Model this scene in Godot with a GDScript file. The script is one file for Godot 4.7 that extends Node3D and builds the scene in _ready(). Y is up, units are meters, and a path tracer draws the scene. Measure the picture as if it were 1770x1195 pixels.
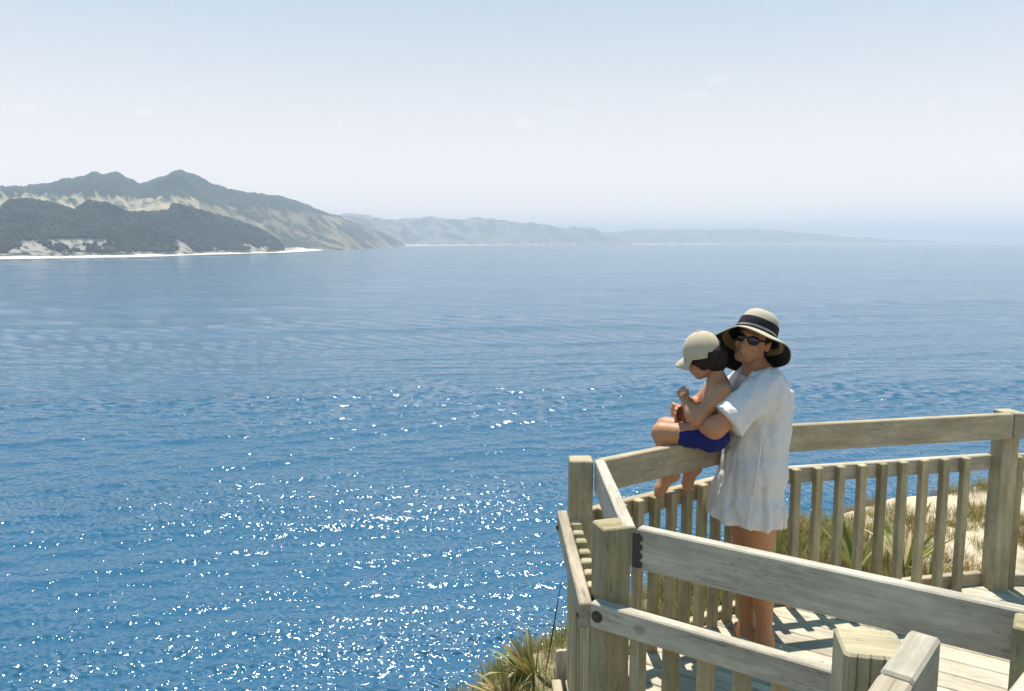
extends Node3D

const SEA := -60.0
var rng := RandomNumberGenerator.new()
var noise_a := FastNoiseLite.new()
var noise_b := FastNoiseLite.new()
var noise_c := FastNoiseLite.new()
var mat := {}
var used := {}


func _ready() -> void:
	camera_and_light()
	noises()
	materials()
	timber_materials()
	build_sea()
	build_hills()
	build_ground()
	build_platform()
	build_plants()
	build_woman()
	build_child()


func camera_and_light() -> void:
	var cam := Camera3D.new()
	cam.name = "camera"
	cam.fov = rad_to_deg(2.0 * atan(597.5 / 1400.0))
	cam.near = 0.05
	cam.far = 90000.0
	cam.position = Vector3(0, 2.03, 0)
	cam.rotation = Vector3(-atan(178.5 / 1400.0), 0, 0)
	add_child(cam)
	cam.current = true

	var env := Environment.new()
	env.background_mode = Environment.BG_SKY
	var sm := ProceduralSkyMaterial.new()
	sm.sky_top_color = Color(0.045, 0.232, 0.41).linear_to_srgb()
	sm.sky_horizon_color = Color(0.85, 0.752, 0.68).linear_to_srgb()
	sm.sky_curve = 0.21
	sm.ground_bottom_color = Color(0.10, 0.20, 0.32).linear_to_srgb()
	sm.ground_horizon_color = Color(0.60, 0.66, 0.74).linear_to_srgb()
	sm.ground_curve = 0.1
	sm.sun_angle_max = 1.0
	sm.sky_cover = thin_clouds()
	sm.sky_cover_modulate = Color(1.0, 0.95, 0.92, 1.0)
	var sky := Sky.new()
	sky.sky_material = sm
	env.sky = sky
	env.background_energy_multiplier = 1.0
	env.tonemap_mode = Environment.TONE_MAPPER_LINEAR
	env.tonemap_exposure = 1.6
	env.fog_enabled = true
	env.fog_density = 0.00008
	env.fog_light_color = Color(0.88, 0.94, 1.0)
	env.sdfgi_enabled = true
	env.ssao_enabled = true
	env.ssil_enabled = true
	var we := WorldEnvironment.new()
	we.name = "environment"
	we.environment = env
	add_child(we)

	var sun := DirectionalLight3D.new()
	sun.name = "sun"
	sun.light_energy = 1.6
	sun.light_color = Color(1.0, 0.98, 0.95)
	sun.light_angular_distance = 0.53
	sun.shadow_enabled = true
	var el := deg_to_rad(72.0)
	var az := deg_to_rad(-3.0)
	var to_sun := Vector3(sin(az) * cos(el), sin(el), -cos(az) * cos(el))
	sun.look_at_from_position(Vector3.ZERO, -to_sun, Vector3(0, 0, -1))
	add_child(sun)


func thin_clouds() -> ImageTexture:
	# a clear day: only a few thin wisps low over the horizon, the same all round
	var n := FastNoiseLite.new()
	n.seed = 5
	n.noise_type = FastNoiseLite.TYPE_SIMPLEX_SMOOTH
	n.fractal_octaves = 5
	n.frequency = 1.0
	var w := 1536
	var h := 768
	var im := Image.create(w, h, false, Image.FORMAT_RGBA8)
	for y in range(int(h * 0.36), int(h * 0.5)):
		var el := (0.5 - (y + 0.5) / h) * PI
		var band := exp(-pow((el - 0.15) / 0.06, 2.0))
		for x in w:
			var a := (x + 0.5) / w * TAU
			var p := Vector3(cos(a), 0, sin(a))
			var v := n.get_noise_3d(p.x * 9.0, el * 70.0 + sin(a * 7.0) * 0.8, p.z * 9.0)
			v = clampf((v - 0.47) * 2.4, 0.0, 1.0) * band
			im.set_pixel(x, y, Color(1, 1, 1, v * 0.2))
	return ImageTexture.create_from_image(im)


func noises() -> void:
	noise_a.seed = 11
	noise_a.noise_type = FastNoiseLite.TYPE_SIMPLEX_SMOOTH
	noise_a.fractal_octaves = 4
	noise_a.frequency = 1.0
	noise_b.seed = 23
	noise_b.noise_type = FastNoiseLite.TYPE_SIMPLEX_SMOOTH
	noise_b.fractal_type = FastNoiseLite.FRACTAL_RIDGED
	noise_b.fractal_octaves = 4
	noise_b.frequency = 1.0
	noise_c.seed = 37
	noise_c.noise_type = FastNoiseLite.TYPE_SIMPLEX_SMOOTH
	noise_c.fractal_type = FastNoiseLite.FRACTAL_NONE
	noise_c.frequency = 1.0


func lin(r: float, g: float, b: float) -> Color:
	return Color(r, g, b).linear_to_srgb()


func materials() -> void:
	var w := StandardMaterial3D.new()
	w.albedo_color = lin(0.024, 0.087, 0.150)
	w.roughness = 0.1
	w.metallic_specular = 0.5
	w.uv1_triplanar = true
	w.uv1_world_triplanar = true
	w.uv1_scale = Vector3.ONE / 72.0
	var chop := FastNoiseLite.new()
	chop.seed = 3
	chop.noise_type = FastNoiseLite.TYPE_SIMPLEX_SMOOTH
	chop.fractal_octaves = 4
	chop.fractal_gain = 0.45
	chop.frequency = 0.016
	var nt := NoiseTexture2D.new()
	nt.noise = chop
	nt.width = 2048
	nt.height = 2048
	nt.seamless = true
	nt.seamless_blend_skirt = 0.08
	nt.as_normal_map = true
	nt.bump_strength = 24.0
	w.normal_enabled = true
	w.normal_texture = nt
	w.normal_scale = 0.42
	mat.water = w
	var g := StandardMaterial3D.new()
	g.vertex_color_use_as_albedo = true
	g.roughness = 0.95
	g.metallic_specular = 0.2
	mat.land = g
	var t := StandardMaterial3D.new()
	t.vertex_color_use_as_albedo = true
	t.roughness = 0.9
	t.metallic_specular = 0.2
	mat.tree = t


func numbered(called: String) -> String:
	var n: int = used.get(called, 0)
	used[called] = n + 1
	return called if n == 0 else "%s_%03d" % [called, n]


func put(mesh: Mesh, called: String, m: Material, parent: Node = self) -> MeshInstance3D:
	var o := MeshInstance3D.new()
	o.name = numbered(called) if parent == self else called
	o.mesh = mesh
	o.material_override = m
	parent.add_child(o, true)
	return o


func tag(o: Node, label: String, category: String, group := "", kind := "") -> void:
	o.set_meta("label", label)
	o.set_meta("category", category)
	if group:
		o.set_meta("group", group)
	if kind:
		o.set_meta("kind", kind)


func arrays_mesh(v: PackedVector3Array, n: PackedVector3Array, idx: PackedInt32Array, c := PackedColorArray(), uv := PackedVector2Array()) -> ArrayMesh:
	var a := []
	a.resize(Mesh.ARRAY_MAX)
	a[Mesh.ARRAY_VERTEX] = v
	a[Mesh.ARRAY_NORMAL] = n
	a[Mesh.ARRAY_INDEX] = idx
	if c.size():
		a[Mesh.ARRAY_COLOR] = c
	if uv.size():
		a[Mesh.ARRAY_TEX_UV] = uv
	var m := ArrayMesh.new()
	m.add_surface_from_arrays(Mesh.PRIMITIVE_TRIANGLES, a)
	return m


func grid_index(rows: int, cols: int, flip := true) -> PackedInt32Array:
	var idx := PackedInt32Array()
	idx.resize((rows - 1) * (cols - 1) * 6)
	var k := 0
	for i in rows - 1:
		for j in cols - 1:
			var a := i * cols + j
			var b := a + 1
			var c := a + cols
			var d := c + 1
			if flip:
				idx[k] = a; idx[k + 1] = c; idx[k + 2] = b
				idx[k + 3] = b; idx[k + 4] = c; idx[k + 5] = d
			else:
				idx[k] = a; idx[k + 1] = b; idx[k + 2] = c
				idx[k + 3] = b; idx[k + 4] = d; idx[k + 5] = c
			k += 6
	return idx


func build_sea() -> void:
	# swell and wind chop as one displaced sheet, finer near the headland, out to the horizon
	var rows := 560
	var cols := 1000
	var v := PackedVector3Array()
	var n := PackedVector3Array()
	v.resize(rows * cols)
	n.resize(rows * cols)
	rng.seed = 7
	var waves := []
	# direction (degrees from the way out to sea), length, steepness
	for i in 12:
		var len := 3.2 * pow(1.55, i)
		var ang := deg_to_rad(-9.0 + rng.randf_range(-12, 12) + (0.0 if i > 3 else rng.randf_range(-8, 8)))
		var k := TAU / len
		waves.append([k * sin(ang), -k * cos(ang), [0.08, 0.11, 0.10, 0.07, 0.045, 0.03, 0.026, 0.022, 0.018, 0.016, 0.012, 0.010][i], k, rng.randf() * TAU, len])
	for i in rows:
		var s := float(i) / (rows - 1)
		# even steps in the angle below the horizon, then out to the far sea
		var dip := lerpf(deg_to_rad(42.0), 0.0, pow(s, 1.0))
		var r := -SEA / tan(maxf(dip, 0.00185))
		var step := r * r / 60.0 * 0.0013
		var lev := maxf(0.0, log(step * 1.7) / log(2.0))
		var f0 := 0.9 / pow(2.0, floorf(lev))
		var f1 := f0 * 0.5
		var fb := lev - floorf(lev)
		var fade := 1.0 / (1.0 + pow(r / 235.0, 2.0))
		for j in cols:
			var u := lerpf(-1.0, 1.0, float(j) / (cols - 1))
			var x := u * 0.95 * r
			var z := -r
			var hh := 0.0
			var sx := 0.0
			var sz := 0.0
			var wob := noise_c.get_noise_2d(x * 0.012, z * 0.012) * 1.4
			for w in waves:
				if w[5] < step * 1.2:
					continue
				var ph: float = w[0] * x + w[1] * z + w[4] + wob * (1.0 if w[5] < 40.0 else 0.35)
				var a: float = w[2]
				hh += a / w[3] * sin(ph)
				var cs: float = a * cos(ph)
				sx += cs * w[0] / w[3]
				sz += cs * w[1] / w[3]
			# short chop, livelier on the crests and in gusts
			var gust := 0.82 + 0.85 * noise_c.get_noise_2d(x * 0.004 + 50.0, z * 0.013)
			var q := 0.56 * gust * clampf(0.62 + hh * 3.2, 0.10, 2.4) * fade
			sx += q * 0.42 * lerpf(noise_c.get_noise_2d(x * f0 * 0.7, z * f0), noise_c.get_noise_2d(x * f1 * 0.7, z * f1), fb)
			sz += q * lerpf(noise_c.get_noise_2d(x * f0 * 0.7 + 300.0, z * f0 - 170.0), noise_c.get_noise_2d(x * f1 * 0.7 + 300.0, z * f1 - 170.0), fb)
			v[i * cols + j] = Vector3(x, SEA + hh, z)
			n[i * cols + j] = Vector3(-sx, 1.0, -sz).normalized()
	var o := put(arrays_mesh(v, n, grid_index(rows, cols)), "sea", mat.water)
	o.set_meta("kind", "structure")
	o.set_meta("label", "blue sea with low swell and sun glitter")


func curve(table: Array, x: float) -> float:
	if x <= table[0][0]:
		return table[0][1]
	for i in table.size() - 1:
		if x <= table[i + 1][0]:
			var t: float = (x - table[i][0]) / (table[i + 1][0] - table[i][0])
			return lerpf(table[i][1], table[i + 1][1], t)
	return table[-1][1]


# The coast across the bay. Bearings are tangents off the way the platform looks out (-z), lengths are metres.
const SHORE := [[-1.0, 2500.0], [-0.63, 3000.0], [-0.45, 3500.0], [-0.275, 4900.0], [-0.20, 7000.0], [-0.165, 8600.0], [-0.135, 10800.0], [-0.12, 14000.0], [-0.06, 15500.0], [0.02, 18000.0], [0.3, 23000.0], [0.55, 25500.0]]
const FOREST_AT := [[-1.0, 3500.0], [-0.63, 3900.0], [-0.45, 4300.0], [-0.275, 5500.0], [-0.2, 7600.0]]
const FOREST_TOP := [[-1.0, 190.0], [-0.75, 230.0], [-0.67, 175.0], [-0.632, 190.0], [-0.61, 252.0], [-0.59, 262.0], [-0.555, 240.0], [-0.534, 208.0], [-0.515, 262.0], [-0.49, 245.0], [-0.465, 200.0], [-0.44, 215.0], [-0.418, 222.0], [-0.413, 262.0], [-0.39, 250.0], [-0.35, 205.0], [-0.31, 135.0], [-0.288, 70.0], [-0.279, 10.0], [-0.27, -40.0]]
const MOUNT_AT := [[-1.0, 5600.0], [-0.63, 6000.0], [-0.40, 6600.0], [-0.30, 7600.0], [-0.2, 9600.0], [-0.135, 11300.0]]
const MOUNT_TOP := [[-1.0, 300.0], [-0.8, 380.0], [-0.632, 460.0], [-0.58, 495.0], [-0.535, 550.0], [-0.505, 596.0], [-0.494, 584.0], [-0.480, 604.0], [-0.466, 570.0], [-0.452, 520.0], [-0.437, 556.0], [-0.42, 588.0], [-0.41, 628.0], [-0.401, 640.0], [-0.388, 622.0], [-0.368, 565.0], [-0.34, 525.0], [-0.32, 500.0], [-0.29, 500.0], [-0.28, 500.0], [-0.262, 480.0], [-0.24, 430.0], [-0.215, 365.0], [-0.19, 300.0], [-0.165, 200.0], [-0.14, 90.0], [-0.13, 0.0], [-0.12, -60.0]]
const FAR_AT := [[-0.35, 15500.0], [-0.1, 17500.0], [0.14, 20500.0]]
const FAR_TOP := [[-0.35, 451.2], [-0.25, 504.5], [-0.215, 575.6], [-0.18, 620.1], [-0.163, 602.3], [-0.14, 513.4], [-0.12, 584.5], [-0.105, 620.1], [-0.085, 575.6], [-0.05, 611.2], [-0.02, 575.6], [0.03, 504.5], [0.06, 424.5], [0.085, 442.3], [0.095, 433.4], [0.11, 300.0], [0.14, 113.3], [0.15, -60.0]]
const LAST_AT := [[0.0, 23500.0], [0.6, 27500.0]]
const LAST_TOP := [[0.0, 177.6], [0.08, 328.8], [0.12, 379.2], [0.18, 446.4], [0.24, 446.4], [0.29, 480.0], [0.33, 429.6], [0.39, 278.4], [0.46, 160.8], [0.52, 60.0], [0.55, -70.0]]


func land_height(u: float, r: float) -> Vector4:
	# height above the sea; then how much of it is forest hill, mountain, far range
	var x := u * r
	var shore := curve(SHORE, u)
	var d := r - shore
	if d < -400.0:
		return Vector4(-12, 0, 0, 0)
	var big := noise_a.get_noise_2d(x * 0.0011, r * 0.0011)
	var gul := noise_b.get_noise_2d(x * 0.0013 + 7.0, r * 0.0013)
	var best := clampf(d * 0.035, -10.0, 22.0) + noise_a.get_noise_2d(x * 0.004, r * 0.004) * 5.0 * clampf(d * 0.01, 0.0, 1.0)
	var what := Vector4(best, 0, 0, 0)
	var a := curve(FOREST_AT, u)
	if u < -0.2:
		var t := (r - a) / (a - shore)
		var p := smoothstep(-0.9, 0.02, t) if t < 0.0 else 1.0 - 0.75 * smoothstep(0.0, 1.2, t)
		var e := 1.0 - clampf(absf(t) * 5.0, 0.0, 1.0)
		var hgt := (curve(FOREST_TOP, u)) * p + (1.0 - e) * (big * 40.0 + (gul - 0.3) * 36.0) * p
		if hgt > best:
			best = hgt
			what = Vector4(best, 1, 0, 0)
	if u < -0.11:
		a = curve(MOUNT_AT, u)
		var foot := maxf(shore + 100.0, a * 0.72)
		var t := (r - a) / maxf(a - foot, 300.0)
		var p := pow(smoothstep(-1.15, 0.05, t), 0.8) if t < 0.0 else 1.0 - smoothstep(0.0, 2.0, t)
		var e := 1.0 - smoothstep(0.0, 0.45, absf(t))
		var hgt := (curve(MOUNT_TOP, u) + 16.0 * noise_a.get_noise_2d(u * 45.0, 3.0) + 9.0 * noise_a.get_noise_2d(u * 160.0, 8.0)) * p + (1.0 - e * 0.93) * (big * 40.0 + (gul - 0.35) * 120.0) * p
		if hgt > best:
			best = hgt
			what = Vector4(best, 0, 1, 0)
	if u < 0.16:
		a = curve(FAR_AT, u)
		var t := (r - a) / (maxf(a - shore, 700.0) if r < a else 2000.0)
		var p := smoothstep(-0.95, 0.05, t) if t < 0.0 else 1.0 - smoothstep(0.0, 1.3, t)
		var hgt := (curve(FAR_TOP, u) + 70.0 * noise_a.get_noise_2d(u * 22.0, 15.0) + 25.0 * noise_a.get_noise_2d(u * 90.0, 21.0)) * p + (big * 60.0 + (gul - 0.35) * 160.0) * p * clampf(absf(t) * 3.0, 0.1, 1.0)
		if hgt > best:
			best = hgt
			what = Vector4(best, 0, 0, 1)
	if u > 0.0:
		a = curve(LAST_AT, u)
		var t := (r - a) / (maxf(a - shore, 900.0) if r < a else 2200.0)
		var p := smoothstep(-0.95, 0.05, t) if t < 0.0 else 1.0 - smoothstep(0.0, 1.3, t)
		var hgt := (curve(LAST_TOP, u) + 45.0 * noise_a.get_noise_2d(u * 24.0, 33.0)) * p + (big * 40.0 + (gul - 0.35) * 60.0) * p * clampf(absf(t) * 3.0, 0.1, 1.0)
		if hgt > best:
			best = hgt
			what = Vector4(best, 0, 0, 1)
	return what


func build_hills() -> void:
	var rows := 420
	var cols := 640
	var v := PackedVector3Array()
	var n := PackedVector3Array()
	var c := PackedColorArray()
	v.resize(rows * cols)
	n.resize(rows * cols)
	c.resize(rows * cols)
	var f := PackedFloat32Array()
	f.resize(rows * cols)
	for i in rows:
		var r := 2500.0 * pow(8500.0 / 2500.0, i / 270.0) if i < 270 else 8500.0 * pow(30500.0 / 8500.0, (i - 270.0) / (rows - 271.0))
		for j in cols:
			var u := lerpf(-0.95, 0.62, float(j) / (cols - 1))
			var q := land_height(u, r)
			v[i * cols + j] = Vector3(u * r, SEA + q.x, -r)
			f[i * cols + j] = 1.0 if q.y > 0.5 else (2.0 if q.z > 0.5 else (3.0 if q.w > 0.5 else 0.0))
	for i in rows:
		for j in cols:
			var a := v[mini(i + 1, rows - 1) * cols + j] - v[maxi(i - 1, 0) * cols + j]
			var b := v[i * cols + mini(j + 1, cols - 1)] - v[i * cols + maxi(j - 1, 0)]
			var nn := b.cross(a).normalized()
			n[i * cols + j] = nn if nn.y > 0 else -nn
			var p := v[i * cols + j]
			var hgt := p.y - SEA
			var patch := noise_a.get_noise_2d(p.x * 0.0022 + 9.0, p.z * 0.0022)
			var fine := noise_a.get_noise_2d(p.x * 0.017, p.z * 0.017)
			var forest := Color(0.024, 0.036, 0.027)
			var scrub := Color(0.036, 0.048, 0.036)
			var grass := Color(0.24, 0.195, 0.12)
			var sand := Color(0.62, 0.54, 0.44)
			var col := sand
			var kind := f[i * cols + j]
			if kind == 1.0:
				col = forest.lerp(scrub, clampf(0.25 + fine, 0.0, 0.5))
				if hgt < 70.0 and p.x / p.z > 0.3:
					col = col.lerp(sand * 0.6, clampf((patch + fine * 1.2 - 0.08) * 2.2, 0.0, 0.75))
				if curve(FOREST_AT, p.x / -p.z) < -p.z - 60.0:
					col = grass
			elif kind == 2.0:
				col = scrub.lerp(forest, clampf(0.5 + patch, 0.0, 1.0))
				if hgt < 330.0:
					col = col.lerp(grass, clampf((patch * 1.6 + fine * 0.8 + 0.02) * 2.5, 0.0, 0.8))
				var bear := p.x / -p.z
				if bear < -0.38 and hgt < 360.0 + 60.0 * fine:
					col = col.lerp(grass * 1.5, clampf((patch + fine * 0.5 + 0.35) * 3.0, 0.0, 1.0))
			elif kind == 3.0:
				col = scrub.lerp(grass, clampf((patch * 1.5 + fine * 0.6 + 0.25) * 2.0, 0.0, 0.8))
			elif hgt > 12.0:
				col = sand.lerp(scrub, clampf(0.3 + patch + fine, 0.0, 0.8))
			c[i * cols + j] = col
	var o := put(arrays_mesh(v, n, grid_index(rows, cols), c), "hills", mat.land)
	o.set_meta("kind", "structure")
	o.set_meta("label", "hazy hills, beach and mountain range across the bay")

	# the wood on the near hills, far off: one mass of crowns
	rng.seed = 99
	var crown := SphereMesh.new()
	crown.radial_segments = 6
	crown.rings = 3
	crown.radius = 1.0
	crown.height = 2.0
	var mm := MultiMesh.new()
	mm.transform_format = MultiMesh.TRANSFORM_3D
	mm.use_colors = true
	mm.mesh = crown
	var at := []
	var tries := 0
	while at.size() < 14000 and tries < 60000:
		tries += 1
		var u := rng.randf_range(-0.72, -0.272)
		var a := curve(FOREST_AT, u)
		var sh := curve(SHORE, u)
		var r := rng.randf_range(sh + 60.0, a + 40.0)
		var q := land_height(u, r)
		if q.y < 0.5 or q.x < 18.0:
			continue
		var x := u * r
		if q.x < 80.0 and noise_a.get_noise_2d(x * 0.0022 + 9.0, -r * 0.0022) + rng.randf_range(-0.3, 0.1) > -0.02:
			continue
		at.append([Vector3(x, SEA + q.x, -r), rng.randf_range(4.5, 9.0) + 7.0 * pow(rng.randf(), 4.0)])
	mm.instance_count = at.size()
	for i in at.size():
		var s: float = at[i][1]
		var b := Basis(Vector3.UP, rng.randf() * TAU).scaled(Vector3(s * 0.8, s, s * 0.8))
		mm.set_instance_transform(i, Transform3D(b, at[i][0] + Vector3(0, s * 0.5, 0)))
		var where: Vector3 = at[i][0]
		var g := rng.randf_range(0.7, 1.3) * (1.0 + 0.9 * noise_a.get_noise_2d(where.x * 0.0045, where.z * 0.0045))
		mm.set_instance_color(i, Color(0.023 * g * rng.randf_range(0.85, 1.3), 0.034 * g, 0.025 * g))
	var wood := MultiMeshInstance3D.new()
	wood.name = "forest"
	wood.multimesh = mm
	wood.material_override = mat.tree
	add_child(wood)
	tag(wood, "dark far-off forest covering the near hills above the beach", "forest", "", "stuff")


# ---------------------------------------------------------------- timber

func wood_image(seed_: int, dark: Color, light: Color, knots: int, crack: float) -> ImageTexture:
	# two metres of board by half a metre: grain runs along u; weathered streaks, knots, drying cracks
	var w := 1024
	var h := 320
	var n := FastNoiseLite.new()
	n.seed = seed_
	n.noise_type = FastNoiseLite.TYPE_SIMPLEX_SMOOTH
	n.fractal_octaves = 3
	n.frequency = 1.0
	var r := RandomNumberGenerator.new()
	r.seed = seed_ * 31 + 1
	var kx := PackedFloat32Array()
	var ky := PackedFloat32Array()
	var ks := PackedFloat32Array()
	for i in knots:
		kx.append(r.randf_range(0.1, 1.7))
		ky.append(r.randf_range(0.03, 0.47))
		ks.append(r.randf_range(0.011, 0.026))
	var im := Image.create(w, h, false, Image.FORMAT_RGB8)
	for x in w:
		var u := 2.0 * x / w
		var blend := clampf((u - 1.8) / 0.2, 0.0, 1.0)
		for y in h:
			var vv := 0.5 * y / h
			var bend := 0.0
			var knot := 0.0
			for i in knots:
				var dx := (u - kx[i]) / (ks[i] * 3.2)
				var dy := (vv - ky[i]) / (ks[i] * 1.5)
				var d := dx * dx + dy * dy
				if d < 9.0:
					bend += ks[i] * 1.1 * dy * exp(-d * 0.6)
					var dd := Vector2((u - kx[i]) / ks[i] * 0.8, (vv - ky[i]) / ks[i]).length()
					knot = maxf(knot, 1.0 - smoothstep(0.35, 1.0, dd))
			var q := vv + bend
			var g := 0.58 + 0.11 * n.get_noise_2d(u * 1.6, q * 46.0) + 0.10 * n.get_noise_2d(u * 5.0 + 40.0, q * 210.0) + 0.26 * n.get_noise_2d(u * 2.2 - 9.0, vv * 7.0) + 0.10 * n.get_noise_2d(u * 14.0, vv * 30.0)
			if blend > 0.0:
				var u2 := u - 2.0
				var g2 := 0.58 + 0.11 * n.get_noise_2d(u2 * 1.6, q * 46.0) + 0.10 * n.get_noise_2d(u2 * 5.0 + 40.0, q * 210.0) + 0.26 * n.get_noise_2d(u2 * 2.2 - 9.0, vv * 7.0) + 0.10 * n.get_noise_2d(u2 * 14.0, vv * 30.0)
				g = lerpf(g, g2, blend)
			var cr := n.get_noise_2d(u * 1.1 + 70.0, q * 30.0)
			if absf(cr) < 0.012 * crack and n.get_noise_2d(u * 1.3, vv * 3.0 + 90.0) > 0.08:
				g -= 0.34
			g -= knot * 0.28
			g += r.randf_range(-0.05, 0.05)
			im.set_pixel(x, y, dark.lerp(light, clampf(g, 0.0, 1.0)))
	im.generate_mipmaps()
	return ImageTexture.create_from_image(im)


func wood(tex: Texture2D, tint: Color) -> StandardMaterial3D:
	var m := StandardMaterial3D.new()
	m.albedo_texture = tex
	m.albedo_color = tint
	m.roughness = 0.86
	m.metallic_specular = 0.3
	m.heightmap_enabled = true
	m.heightmap_texture = tex
	m.heightmap_scale = 0.25
	return m


func timber_materials() -> void:
	var grey := wood_image(4, lin(0.165, 0.145, 0.105), lin(0.68, 0.61, 0.475), 6, 1.5)
	var olive := wood_image(9, lin(0.16, 0.135, 0.08), lin(0.66, 0.575, 0.39), 3, 0.8)
	mat.rail = []
	for t in [Color(0.97, 0.97, 0.98), Color(0.93, 0.90, 0.85), Color(0.88, 0.86, 0.84)]:
		mat.rail.append(wood(grey, t))
	mat.post = []
	for t in [Color(0.92, 0.92, 0.90), Color(0.84, 0.83, 0.78), Color(1.0, 0.98, 0.94)]:
		mat.post.append(wood(olive, t))
	mat.plank = []
	for t in [Color(1.0, 0.99, 0.98), Color(0.95, 0.935, 0.92), Color(1.04, 1.02, 1.0)]:
		mat.plank.append(wood(grey, t))
	var steel := StandardMaterial3D.new()
	steel.albedo_color = lin(0.42, 0.41, 0.40)
	steel.metallic = 0.85
	steel.roughness = 0.42
	mat.steel = steel
	var rust_shadow := StandardMaterial3D.new()
	rust_shadow.albedo_color = lin(0.075, 0.062, 0.048)  # rusty bolts, and the plate that stands for a shadow
	rust_shadow.metallic = 0.4
	rust_shadow.roughness = 0.75
	mat.rust_shadow = rust_shadow


func face_fan(st: SurfaceTool, pts: Array, uvs: Array) -> void:
	# a flat convex face given anticlockwise seen from outside
	var nn: Vector3 = (pts[1] - pts[0]).cross(pts[2] - pts[0])
	if nn.length_squared() < 1e-14:
		return
	nn = nn.normalized()
	for i in range(1, pts.size() - 1):
		for k in [0, i + 1, i]:
			st.set_normal(nn)
			st.set_uv(uvs[k])
			st.add_vertex(pts[k])


func extrude(profile: PackedVector2Array, half: float, bevel: float, seed_: int) -> ArrayMesh:
	# a profile (x, y; anticlockwise) drawn along z from +half to -half, ends chamfered
	var st := SurfaceTool.new()
	st.begin(Mesh.PRIMITIVE_TRIANGLES)
	var r := RandomNumberGenerator.new()
	r.seed = seed_
	var ou := r.randf() * 2.0
	var ov := r.randf() * 0.5
	var mid := Vector2.ZERO
	for p in profile:
		mid += p / profile.size()
	var size := 0.0
	for p in profile:
		size = maxf(size, (p - mid).length())
	var small := PackedVector2Array()
	for p in profile:
		small.append(mid + (p - mid) * (1.0 - bevel / size * 1.3))
	var n := profile.size()
	var along := 0.0
	for i in n:
		var a := profile[i]
		var b := profile[(i + 1) % n]
		var sa := small[i]
		var sb := small[(i + 1) % n]
		var l := a.distance_to(b)
		var v0 := (along + ov) * 2.0
		var v1 := (along + l + ov) * 2.0
		along += l
		var u0 := ou
		var u1 := ou + half * 2.0 * 0.5
		var e := half - bevel
		face_fan(st, [Vector3(a.x, a.y, e), Vector3(a.x, a.y, -e), Vector3(b.x, b.y, -e), Vector3(b.x, b.y, e)], [Vector2(u0, v0), Vector2(u1, v0), Vector2(u1, v1), Vector2(u0, v1)])
		face_fan(st, [Vector3(sa.x, sa.y, half), Vector3(a.x, a.y, e), Vector3(b.x, b.y, e), Vector3(sb.x, sb.y, half)], [Vector2(u0, v0), Vector2(u0, v0), Vector2(u0, v1), Vector2(u0, v1)])
		face_fan(st, [Vector3(a.x, a.y, -e), Vector3(sa.x, sa.y, -half), Vector3(sb.x, sb.y, -half), Vector3(b.x, b.y, -e)], [Vector2(u1, v0), Vector2(u1, v0), Vector2(u1, v1), Vector2(u1, v1)])
	var tri := Geometry2D.triangulate_polygon(small)
	for side in [1.0, -1.0]:
		for t in range(0, tri.size(), 3):
			var q := [small[tri[t]], small[tri[t + 1]], small[tri[t + 2]]]
			var turn: float = (q[1] - q[0]).cross(q[2] - q[0])
			var flip: bool = (turn > 0.0) != (side > 0.0)
			if flip:
				q = [q[0], q[2], q[1]]
			face_fan(st, [Vector3(q[0].x, q[0].y, half * side), Vector3(q[1].x, q[1].y, half * side), Vector3(q[2].x, q[2].y, half * side)], [q[0] * Vector2(0.6, 4.0) + Vector2(ou, ov), q[1] * Vector2(0.6, 4.0) + Vector2(ou, ov), q[2] * Vector2(0.6, 4.0) + Vector2(ou, ov)])
	return st.commit()


func board_profile(w: float, h: float, b: float) -> PackedVector2Array:
	var x := w / 2
	var y := h / 2
	return PackedVector2Array([Vector2(x, -y + b), Vector2(x, y - b), Vector2(x - b, y), Vector2(-x + b, y), Vector2(-x, y - b), Vector2(-x, -y + b), Vector2(-x + b, -y), Vector2(x - b, -y)])


func grooved_profile(w: float, grooves: int) -> PackedVector2Array:
	# a square post with shallow V grooves down two opposite faces
	var x := w / 2
	var b := 0.006
	var g := 0.002
	var out := PackedVector2Array([Vector2(x, -x + b), Vector2(x, x - b), Vector2(x - b, x)])
	for i in grooves:
		var c := lerpf(x, -x, (i + 1.0) / (grooves + 1.0))
		out.append_array([Vector2(c + g, x), Vector2(c, x - g * 1.6), Vector2(c - g, x)])
	out.append_array([Vector2(-x + b, x), Vector2(-x, x - b), Vector2(-x, -x + b), Vector2(-x + b, -x)])
	for i in grooves:
		var c := lerpf(-x, x, (i + 1.0) / (grooves + 1.0))
		out.append_array([Vector2(c - g, -x), Vector2(c, -x + g * 1.6), Vector2(c + g, -x)])
	out.append(Vector2(x - b, -x))
	return out


func beam(parent: Node3D, called: String, a: Vector3, b: Vector3, w: float, h: float, m: Material, seed_: int) -> MeshInstance3D:
	# a board from a to b through its middle: w thick, h high
	var d := b - a
	var o := put(extrude(board_profile(w, h, 0.005), d.length() / 2.0, 0.004, seed_), called, m, parent)
	var z := -d.normalized()
	var x := Vector3.UP.cross(z).normalized()
	o.transform = Transform3D(Basis(x, z.cross(x), z), (a + b) / 2.0)
	return o


func upright(parent: Node3D, called: String, at: Vector3, top: float, bottom: float, mesh_: ArrayMesh, turn: float, m: Material) -> MeshInstance3D:
	# mesh_ is one unit drawn along z; here its z points up
	var o := put(mesh_, called, m, parent)
	var x := Vector3(cos(turn), 0, -sin(turn))
	var z := Vector3.UP
	o.transform = Transform3D(Basis(x, z.cross(x), z), Vector3(at.x, (top + bottom) / 2.0, at.z))
	return o


func flat(p: Vector2, y: float) -> Vector3:
	return Vector3(p.x, y, p.y)


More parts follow.
